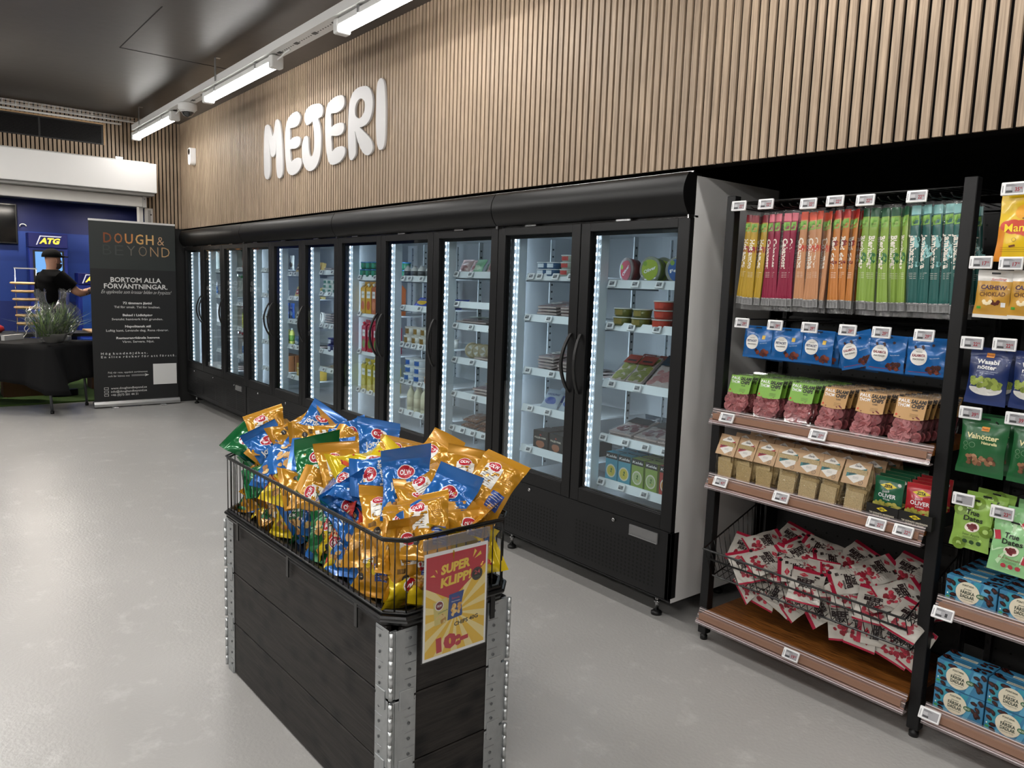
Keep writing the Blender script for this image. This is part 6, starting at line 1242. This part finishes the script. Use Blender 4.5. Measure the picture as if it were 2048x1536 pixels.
# ================================================================== ROLL-UP BANNER
t = thing('rollup_banner','black roll-up banner with copper DOUGH lettering in front of the slat wall','banner', (-7.33,-.985,0), (0,0,PI/2))
BW_, BH_ = .885, 2.08
m = MB(); m.prism([(-.05,0),(.05,0),(.05,.03),(.03,.06),(-.03,.06),(-.05,.03)], lambda y,z,d:(d,y,z), -.01, BW_+.01, ALU); m.build('base_cassette', t, loc=(0,0,.012), bevel=.004)
for x in (.19,.70): MB().box(x-.03,x+.03,-.13,.10,.0,.012, ALU).build('foot', t, bevel=.003)
MB().box(-.002,BW_+.002,-.008,.010,BH_-.022,BH_, mt('#e2e2e2',.3,.3)).build('top_rail', t, bevel=.002)
MB().cyl((BW_/2,.03,.06),(BW_/2,.012,BH_-.02),.008, ALU).build('support_pole', t)
S = lambda x,z,e: (x,-.0022-e,z); m = MB().box(0,BW_,-.002,0,.06,BH_-.02, mt('#1b1c1d',.5)); TW = mt('#d9d8d6',.5)
m.rect(mt('#2a2f2e',.5), S, 0,BW_,1.545,BH_-.022, e=.0001,nx=1,nz=1)
for i,(ch,c) in enumerate(zip('DOUGH',('#8a5238','#a86c46','#d08f55','#e0b070','#e6bd80'))): m.text(ch, mt(c,.35,.5), S, .182+.108*i,1.886,.108,w=.082,bold=.012,e=.0006)
m.text('&', mt('#d9b08a',.4,.4), S, .73,1.88,.10,w=.072,bold=-.012,e=.0006)
for i,(ch,c) in enumerate(zip('BEYOND',('#3f4442','#464a48','#6d6a62','#8a7a66','#b59470','#cfa878'))): m.text(ch, mt(c,.4,.3), S, .175+.121*i,1.755,.115,w=.086,bold=-.014,e=.0006)
for tx,z,x,w,h,b,al,sh in (('BORTOM ALLA',1.43,.462,.525,.052,.02,'c',0),('FÖRVÄNTNINGAR.',1.358,.462,.66,.052,.02,'c',0),('En upplevelse som krossar bilden av fryspizza!',1.296,.462,.72,.040,-.01,'c',.35),
 ('72 timmars jästid',1.172,.467,.30,.024,.035,'c',0),('Tid för smak. Tid för kvalitet.',1.127,.467,.48,.024,.008,'c',0),('Bakad i Lidköping',1.037,.467,.31,.024,.035,'c',0),('Svenskt hantverk från grunden.',.991,.467,.535,.024,.008,'c',0),
 ('Napolitansk stil',.910,.467,.27,.024,.035,'c',0),('Luftig kant. Levande deg. Rena råvaror.',.864,.467,.655,.024,.008,'c',0),('Restaurangkänsla hemma',.780,.467,.455,.024,.035,'c',0),('Värm. Servera. Njut.',.737,.467,.335,.024,.008,'c',0),
 ('H ö g  k u n d n ö j d h e t .',.607,.08,.48,.024,.02,'l',0),('E n  s l i c e  r ä c k e r  f ö r  a t t  f ö r s t å .',.569,.08,.79,.024,.02,'l',0),('Följ vår resa, upptäck sortimentet',.392,.145,.41,.020,0,'l',0),('och lär känna oss',.352,.145,.22,.020,0,'l',0),
 ('www.doughandbeyond.se',.214,.168,.375,.024,.008,'l',0),('info@doughandbeyond.se',.176,.168,.375,.024,.008,'l',0),('+46 (0)73 501 44 31',.137,.168,.28,.024,.008,'l',0)):
    m.text(tx, TW, S, x,z,h,w=w,al=al,bold=b,shear=sh,e=.0006)
m.rect(TW, S, .385,.53,.356,.359, e=.0006,nx=1,nz=1).rect(TW, S, .385,.53,.345,.348, e=.0006,nx=1,nz=1).poly(TW, S, [(.525,.368),(.57,.352),(.525,.336),(.535,.352)], e=.0006)
m.rect(WHT, S, .615,.872,.235,.475, e=.0006,nx=1,nz=1)
for z in (.212,.174,.137): m.rect(TW, S, .10,.145,z-.012,z+.014, e=.0006,nx=1,nz=1).rect(mt('#1b1c1d',.5), S, .104,.141,z-.008,z+.010, e=.0009,nx=1,nz=1)
m.build('printed_fabric', t)
# ================================================================== TABLE, CLOTH, GIFT BASKET
TA = math.atan2(-.74,-.67); tl = Vector((-.67,-.74,0)); te = Vector((-.74,.67,0)); TO = Vector((-7.07,-1.43,0))
def tb(a,b,z): p = TO+tl*a+te*b; return (p.x,p.y,z)
t = thing('folding_table','folding table with grey metal legs under the black cloth','table')
m = MB(); m.add([tb(a,b,z) for z in (.70,.725) for a,b in ((0,0),(1.8,0),(1.8,.74),(0,.74))], [(0,1,2,3),(4,5,6,7),(0,1,5,4),(1,2,6,5),(2,3,7,6),(3,0,4,7)], mt('#c9c9c6',.5)); m.build('tabletop', t)
LG = mt('#5c5e61',.4,.5)
for a0 in (.22,1.55):
    for b0 in (.06,.66):
        q = MB(); q.tube([tb(a0,b0,.70),tb(a0-.04,b0,.45),tb(a0-.16,b0,.33),tb(a0-.18,b0,.02)], .014, LG, 8); lg = q.build('leg', t); MB().cyl(tb(a0-.18,b0,.0),tb(a0-.18,b0,.03),.018, BLK).build('foot_cap', lg)
    MB().tube([tb(a0-.16,.06,.34),tb(a0-.16,.66,.34)], .011, LG, 8).build('cross_bar', t)
m = MB(); BC = mt('#101011',.85,spec=.2); rd = random.Random(4)
def cloth(u, v):
    # u along the outline (0..1), v from the table edge down
    per = [(1.8,0),(0,0),(0,.74),(1.8,.74)]; lens = [1.8,.74,1.8,.74]; s = u*5.08; k = 0
    while s > lens[k] and k < 3: s -= lens[k]; k += 1
    a = Vector(per[k]); b = Vector(per[(k+1)%4]); p = a.lerp(b, s/lens[k]); n = [Vector((0,-1)),Vector((-1,0)),Vector((0,1)),Vector((1,0))][k]
    cd = min(s, lens[k]-s); cf = math.exp(-cd/.10)
    wav = .022*math.sin(u*61)+.014*math.sin(u*137+1); dr = .40+.02*math.sin(u*23)+.10*cf
    off = n*(.012+v*(.05+wav+.10*cf))
    if cf > .05: q = (p-Vector((.9,.37))).normalized(); off += q*v*.10*cf
    return tb(p.x+off.x, p.y+off.y, .731-dr*v)
m.grid(cloth, 160, 8, BC)
m.add([tb(a,b,.731) for a,b in ((-.012,-.012),(1.812,-.012),(1.812,.752),(-.012,.752))], [(0,1,2,3)], BC)
o = m.build('tablecloth'); s_ = o.modifiers.new('thick','SOLIDIFY'); s_.thickness = .002; tag(o, 'black cloth draped over the folding table','tablecloth')
t = thing('gift_basket','gift basket of green plants wrapped in clear cellophane on the black table','gift basket', tb(.20,.38,.7335), (0,0,TA+PI/2))
m = MB().lathe([(.10,0),(.16,.09),(.17,.095),(.155,.09),(.10,.01)], mt('#b9b7ae',.6), 20, tf=lambda p:(p[0]*1.1,p[1]*.7,p[2])); m.build('wicker_base', t)
m = MB(); rd = random.Random(8); gs = [mt(c,.55) for c in ('#3f5a26','#55732f','#2c4520','#6d8a3d')]
for k in range(260):
    a = rd.uniform(0,2*PI); sx = rd.choice((-.09,.09)); bx_,by_ = sx*1.3+rd.uniform(-.07,.07), rd.uniform(-.05,.05); ln = rd.uniform(.26,.46); el = rd.uniform(.45,1.5); w_ = .005
    dx,dy,dz = math.cos(a)*math.cos(el),math.sin(a)*math.cos(el),math.sin(el); p0 = Vector((bx_,by_,.07)); p1 = p0+Vector((dx,dy,dz))*ln*.6; p2 = p0+Vector((dx*1.15,dy*1.15,dz*.85))*ln; sd = Vector((-dy,dx,0)).normalized()*w_
    m.add([p0-sd,p0+sd,p1+sd*1.3,p1-sd*1.3,p2], [(0,1,2,3),(3,2,4)], rd.choice(gs))
m.build('green_plants', t)
MB().box(.02,.13,-.125,-.115,.05,.20, mt('#c9cdd2',.5)).box(.05,.12,-.1262,-.125,.07,.12, mt('#c9b25a',.5)).box(.03,.09,-.1262,-.125,.12,.18, mt('#5d6b7d',.5)).build('gift_card', t)
CL = clear('cellophane',(.93,.94,.94),1,1.6,.08,body=.04,bump=14); m = MB(); ph = [rd.uniform(0,6) for _ in range(6)]
def cel(u,v):
    a = u*2*PI; pr = [(.165,0),(.175,.05),(.24,.12),(.31,.24),(.28,.34),(.18,.42)]; f = v*5; i = min(4,int(f)); f -= i
    r = pr[i][0]*(1-f)+pr[i+1][0]*f; z = pr[i][1]*(1-f)+pr[i+1][1]*f; r *= 1+.05*math.sin(a*9+ph[0]+v*4)+.035*math.sin(a*17+ph[1]-v*7)
    if abs(v-.0) < .01: r *= .97
    return (r*math.cos(a)*1.08, r*math.sin(a)*.72, z+.012*math.sin(a*5+ph[2]))
m.grid(cel, 96, 24, CL)
for sx in (-.16,.17):      # the two gathered tufts
    def tuft(u,v,sx=sx):
        a = u*2*PI; r = .10*(1-v)**1.5+.012+.09*max(0,v-.35)**1.2; r *= 1+.25*math.sin(a*5+sx*30)*v+.1*math.sin(a*11)
        return (sx+r*math.cos(a)+.04*v*(1 if sx > 0 else -1), r*math.sin(a)*.7, .36+.20*v+.02*math.sin(a*3)*v)
    m.grid(tuft, 40, 12, CL)
m.build('cellophane_wrap', t)
RB = mt('#d9d6cc',.3,coat=.4)
for x0,z0,l in ((-.06,.40,.30),(-.03,.41,.36),(.10,.38,.26),(.15,.36,.30),(.0,.12,.10)):
    pts = [(x0+.018*math.sin(k*.9)+.004*k*(1 if x0 > 0 else -.3), -.185-.006*math.cos(k*.9)+.02*(k/22), z0-l*k/22) for k in range(23)]
    q = MB(); q.tube(pts, .0035, RB, 5); q.build('curled_ribbon', t)
m = MB().box(-.09,.09,-.07,.07,0,.05, WHT); o = m.build('white_tray', loc=tb(.30,.62,.7335), rot=(0,0,TA), bevel=.004); tag(o,'white shallow box behind the gift basket on the black table','box')
m = MB().box(-.20,.20,-.14,.14,0,.045, mt('#1a1a1c',.6)).box(-.24,-.20,-.15,.15,0,.055, mt('#cfcfcc',.5)); o = m.build('black_tray', loc=tb(.95,.45,.7335), rot=(0,0,TA)); tag(o,'flat black tray with pale edge at the left on the table','tray')
# work bench behind with a wooden board
t = thing('work_bench','dark bench with a pale wooden board behind the black table','bench', (-8.95,-.75,0))
MB().box(-.30,.25,-1.5,.75,.70,.74, mt('#17181a',.6)).build('bench_top', t)
MB().box(-.25,.28,-.02,.62,.742,.765, M_OAKP).build('wooden_board', t, bevel=.003)
for x in (-.30,.25):
    for y in (-1.45,.70): MB().box(x-.02,x+.02,y-.02,y+.02,.018,.70, mt('#2a2b2d',.5)).build('leg', t)
m = MB().lathe([(.0,0),(.10,.0),(.14,.03),(.13,.07),(.08,.10),(0,.11)], mt('#9c1f22',.5), 20); o = m.build('red_cap', loc=(-8.95,-1.78,.741)); tag(o,'red cap lying at the left end of the bench','cap')
# stack of pizza bases on a tiered stand
t = thing('tiered_stand','tiered display stand holding round pizza bases left of the person','stand', (-8.95,-1.40,.741))
for s_ in (-1,1): MB().cyl((0,s_*.11,0),(0,s_*.11,.78),.006, CHROME).build('upright', t)
MB().box(-.006,.006,-.12,.12,.77,.785, mt('#8f9295',.4)).box(-.15,.15,-.14,.14,0,.012, CHROME).build('top_bar', t)
for k in range(6): MB().box(-.12,.12,-.115,.115,.09+.098*k,.094+.098*k, CHROME).build('tier', t)
def pizza():
    t = thing('pizza_base', None, 'pizza base'); MB().lathe([(0,0),(.17,0),(.19,.008),(.19,.018),(.175,.026),(.15,.018),(0,.016)], mt('#c9a877',.7,noise=.3,nscale=14), 28).build('crust', t)
    m = MB(); S = lambda x,z,e:(x,z,.017+e); m.blobs([mt('#b5562f',.6),mt('#dcc28a',.6)], S, -.11,.11,-.11,.11,18,.03,seed=2,e=.001); m.build('topping', t); return t
for k in range(6): put('pizza', pizza, (-8.95,-1.40,.836+.098*k), (0,0,k*.9), f"round pizza base on the tiered stand, {ORD[k]} from the bottom", 'pizza bases on the stand', (.62+.055*k,)*2+(1,))
# cardboard boxes on the turf
for i,(x,y,w_,h_,l) in enumerate(((-8.6,-1.52,.42,.20,'low brown cardboard box on the turf under the table'),(-8.95,-.55,.40,.45,'taller brown cardboard box under the bench right of the shoes'))):
    t = thing('cardboard_box', l, 'box', (x,y,.019)); MB().box(-.16,.16,-w_/2,w_/2,0,h_, mt('#6b4a33',.8)).build('carton', t); MB().box(-.161,.161,-.025,.025,h_-.001,h_+.001, mt('#8a6a4c',.5)).build('tape', t)
# wall screen and the blue terminals
t = thing('television','black flat television on the blue wall at the left edge','television', (-10.97,-1.75,2.14)); MB().box(0,.05,-.55,.50,-.28,.28, mt('#08080a',.3)).build('casing', t, bevel=.005); MB().box(.0505,.052,-.53,.48,-.26,.26, mt('#050608',.1)).build('screen', t)
def kiosk(t, w, h, head, word):
    B1 = mt('#22358f',.4); B2 = mt('#101a66',.4)
    MB().box(-.12,.12,-w/2,w/2,.0,h-head, B1).build('body', t, bevel=.01); MB().box(-.12,.14,-w/2,w/2,h-head,h, B2).build('header', t, bevel=.004)
    S = lambda y,z,e: (.141+e,y,z); m = MB(); Y_ = mt('#e6cf4a',.4,emit=.5)
    m.poly(mt('#c9cde0',.5,emit=.3), S, [(-.15,h-head/2-.065),(-.10,h-head/2+.065),(.17,h-head/2+.065),(.155,h-head/2+.052),(-.09,h-head/2+.052),(-.135,h-head/2-.065)], e=.0004)
    m.text(word, Y_, S, .01,h-head/2-.005,.075,w=.24,bold=.05,shear=.3,e=.001); m.build('header_sign', t)
t = thing('betting_terminal','tall blue terminal with lit screen and ATG header behind the person','terminal', (-10.7,-.93,.02)); kiosk(t, .48, 2.0, .20, 'ATG')
MB().box(.121,.135,-.19,.19,.72,1.76, BLK).build('screen_frame', t); m = MB(); S = lambda y,z,e:(.136+e,y,z)
m.rect(emis('#6d9fd8',.9,'screen_sky'), S, -.165,.165,.78,1.74, e=0,nx=1,nz=1).rect(emis('#9db7c4',.7,'screen_land'), S, -.165,.165,1.28,1.42, e=.0005,nx=1,nz=1).rect(emis('#2f63b0',.8,'screen_panel'), S, -.165,.165,.80,1.27, e=.001,nx=1,nz=1).poly(emis('#4a5a52',.5,'screen_hill'), S, [(-.165,1.30),(-.08,1.38),(.02,1.33),(.165,1.41),(.165,1.28),(-.165,1.28)], e=.001)
m.build('screen', t); MB().box(-.2,.25,-.30,.30,0,.06, mt('#1c2a70',.5)).build('base', t)
t = thing('betting_desk','low blue ATG terminal between the person and the banner','terminal', (-10.55,-.40,.02)); kiosk(t, .40, 1.46, .16, 'ATG')
MB().box(.10,.30,-.20,.20,.50,.53, mt('#2a4fb0',.4)).build('shelf', t)
MB().box(.121,.128,-.15,.15,.62,1.22, mt('#2f56a8',.3)).build('notice', t)
m = MB(); m.tube([(-10.96,-1.18+.04*math.cos(a*.5),2.12+.03*math.sin(a*.5)) for a in range(8)], .006, WHT, 6); tag(m.build('white_cable'), 'white cable loop on the blue wall above the tall terminal','cable')
# ================================================================== PERSON
t = thing('person','person in black T-shirt and black cap, seen from behind, reaching right with tattooed arm','person', (-8.42,-1.20,.02), (0,0,math.radians(104)))
# local frame: faces +X, left side +Y; real metres
def skin_body(name, verts, edges, radii, mat, parent, sub=2):
    me = bpy.data.meshes.new(name); me.from_pydata(verts, edges, []); me.materials.append(mat); o = bpy.data.objects.new(name, me); COL.objects.link(o); o.parent = parent
    o.modifiers.new('skin','SKIN'); 
    for i,r in enumerate(radii): me.skin_vertices[0].data[i].radius = r if isinstance(r,tuple) else (r,r)
    me.skin_vertices[0].data[0].use_root = True
    s_ = o.modifiers.new('sub','SUBSURF'); s_.levels = s_.render_levels = sub; o.modifiers['skin'].use_smooth_shade = True; return o
def ensure_skin(me): pass
SK = mt('#b98a72',.55); bv = []; be = []; br = []
def jn(p, r, prev=None):
    bv.append(p); br.append(r); i = len(bv)-1
    if prev is not None: be.append((prev,i))
    return i
pel = jn((0,0,.93),(.15,.11)); ab = jn((.01,0,1.08),(.14,.10),pel); ch = jn((.0,0,1.27),(.165,.115),ab); nb = jn((-.005,0,1.43),(.075,.07),ch); nk = jn((.01,0,1.50),(.058,.060),nb)
hd = jn((.025,0,1.57),(.072,.085),nk); hd2 = jn((.02,0,1.65),(.078,.096),hd); jn((.01,0,1.71),(.05,.06),hd2)
hands = []
for s_,pts in ((1,[(0,.18,1.40),(-.02,.27,1.15),(.10,.26,.95),(.14,.25,.91),(.17,.24,.88)]),(-1,[(0,-.18,1.40),(.20,-.26,1.22),(.42,-.16,1.28),(.48,-.14,1.30),(.53,-.13,1.30)])):
    p = ch; prev = ch
    for q,r in zip(pts,(.062,.050,.034,.030,.034)): prev = jn(q,r,prev)
    hands.append((Vector(pts[-1]),(Vector(pts[-1])-Vector(pts[-2])).normalized(),prev))
for s_ in (1,-1):
    a = jn((0,s_*.10,.84),.095,pel); b = jn((.01,s_*.11,.50),.062,a); c = jn((-.02,s_*.12,.12),.042,b); d = jn((-.02,s_*.12,.06),.045,c); jn((.12,s_*.13,.035),.035,d)
for hp,hdn,prev in hands:
    side = hdn.cross(Vector((0,0,1))).normalized()
    for k,(ln,off) in enumerate(((.062,-.030),(.072,-.010),(.068,.010),(.054,.030))):
        a = jn(tuple(hp+hdn*.045+side*off), .0095, prev); b = jn(tuple(hp+hdn*(.045+ln*.55)+side*off+Vector((0,0,-.008))), .0085, a); jn(tuple(hp+hdn*(.045+ln)+side*off+Vector((0,0,-.026))), .0075, b)
    a = jn(tuple(hp+hdn*.01+side*-.040), .010, prev); jn(tuple(hp+hdn*.045+side*-.056+Vector((0,0,-.012))), .0085, a)
def mk_person():
    me = bpy.data.meshes.new('body'); me.from_pydata(bv, be, []); me.materials.append(SK); o = bpy.data.objects.new('body', me); COL.objects.link(o); o.parent = t
    o.modifiers.new('skin','SKIN')
    if not me.skin_vertices:
        with bpy.context.temp_override(object=o, active_object=o): bpy.ops.mesh.customdata_skin_add()
    for i,r in enumerate(br): me.skin_vertices[0].data[i].radius = r if isinstance(r,tuple) else (r,r)
    me.skin_vertices[0].data[0].use_root = True; o.modifiers['skin'].use_smooth_shade = True
    s_ = o.modifiers.new('sub','SUBSURF'); s_.levels = s_.render_levels = 2
mk_person()
# face: nose, ears, beard shadow, eyes
m = MB()
m.lathe([(0,0),(.012,.004),(.013,.014),(.004,.034)], SK, 10, (.108,0,1.575)); m.build('nose', t)
for s_ in (1,-1):
    m = MB(); m.tube([(.015+.018*math.sin(a),s_*.084,1.60+.030*math.cos(a)) for a in (0,.6,1.2,1.8,2.4,3.0)], [.006,.008,.008,.007,.007,.005], SK, 8); m.lathe([(0,-.004),(.014,0),(0,.004)], SK, 10, (.018,s_*.080,1.60)); m.build('ear', t)
    m = MB(); m.lathe([(0,-.006),(.006,0),(0,.006)], WHTG, 8, (.090,s_*.032,1.618)); m.lathe([(0,-.003),(.003,0),(0,.003)], BLK, 8, (.096,s_*.032,1.618)); m.build('eye', t)
def ell(cx,cy,cz,rx,ry,rz,mat,u0=0,u1=1,v0=0,v1=1,nu=20,nv=10):
    m = MB(); m.grid(lambda u,v: (cx+rx*math.cos(2*PI*(u0+(u1-u0)*u))*math.sin(PI*(v0+(v1-v0)*v)), cy+ry*math.sin(2*PI*(u0+(u1-u0)*u))*math.sin(PI*(v0+(v1-v0)*v)), cz+rz*math.cos(PI*(v0+(v1-v0)*v))), nu,nv,mat); return m
ell(.030,0,1.555,.088,.079,.068, mt('#4a3a32',.8), -.25,.25,.45,.95).build('beard', t)
MB().tube([(.113,-.02,1.553),(.118,0,1.555),(.113,.02,1.553)], [.003,.005,.003], mt('#8d5a50',.5), 6).build('mouth', t)
CAPM = mt('#060607',.9,spec=.1); m = ell(.012,0,1.645,.108,.094,.098, CAPM, 0,1,0,.52,28,10)
m.build('cap', t)
m = MB(); m.grid(lambda u,v: (.085+.105*v*math.cos((u-.5)*1.6), .082*math.sin((u-.5)*2.2)*(1-.1*v), 1.650+.012*math.cos((u-.5)*2.5)-.012*v), 12,5, CAPM); o = m.build('cap_brim', t); q = o.modifiers.new('s','SOLIDIFY'); q.thickness = .005
# clothes
TS = mt('#050506',.95,spec=.1); m = MB(); rings = [(.98,.158,.125,0),(1.08,.162,.122,.0),(1.18,.178,.130,0),(1.28,.192,.135,0),(1.36,.215,.136,0),(1.42,.215,.125,0),(1.46,.165,.105,0),(1.495,.085,.082,0)]
def shirt(u,v):
    f = v*(len(rings)-1); i = min(len(rings)-2,int(f)); f -= i; z,ry,rx,cx = [rings[i][k]*(1-f)+rings[i+1][k]*f for k in range(4)]; a = 2*PI*u
    return (cx+rx*math.copysign(abs(math.cos(a))**.85,math.cos(a))+.004*math.sin(z*60+a*3), ry*math.copysign(abs(math.sin(a))**.85,math.sin(a)), z)
m.grid(shirt, 36, 28, TS)
m.tube([(0,.155,1.41),(-.01,.23,1.30),(-.02,.268,1.17)], [.100,.084,.074], TS, 14, caps=False); m.tube([(0,-.155,1.41),(.07,-.205,1.345),(.135,-.235,1.285)], [.100,.088,.076], TS, 14, caps=False)
m.build('t_shirt', t)
AP = mt('#101013',.85,noise=.6,nscale=60); m = MB(); m.grid(lambda u,v: ((.135+.02*v)*math.cos(2*PI*u), (.168+.03*v)*math.sin(2*PI*u), 1.0-.58*v), 30,8, AP); m.build('apron', t)
m = MB()
for s_ in (1,-1): m.tube([(0,s_*.10,.90),(.01,s_*.115,.52),(-.02,s_*.12,.10)], [.115,.092,.075], mt('#121214',.85), 16, caps=False)
m.build('trousers', t)
for s_ in (1,-1): MB().prism(smooth_curve([(-.10,-.045),(.05,-.05),(.17,-.035),(.19,0),(.17,.035),(.05,.05),(-.10,.045)],4), lambda x,y,d:(x,y+s_*.125,d), 0,.075, mt('#0c0c0c',.6)).build('shoe', t, bevel=.015, bev_seg=2)
m = MB(); rd = random.Random(6); TT = mt('#3d4248',.7)
p0,p1 = Vector((.22,-.250,1.225)),Vector((.41,-.165,1.278)); ax = (p1-p0).normalized(); n1 = ax.cross(Vector((0,0,1))).normalized(); n2 = n1.cross(ax)
for k in range(60):
    tq = rd.random(); a = rd.uniform(0,2*PI); R0 = .047-.012*tq+.0015; c = p0.lerp(p1,tq)
    S_ = lambda x,z,e,c=c,a=a,R0=R0: tuple(c+ax*z+(n1*math.cos(a+x/R0)+n2*math.sin(a+x/R0))*(R0+e))
    m.disc(TT, S_, 0,0,rd.uniform(.006,.012),rd.uniform(.006,.012), e=.0, n=7, wob=.3, rings=1)
m.build('tattoo', t)
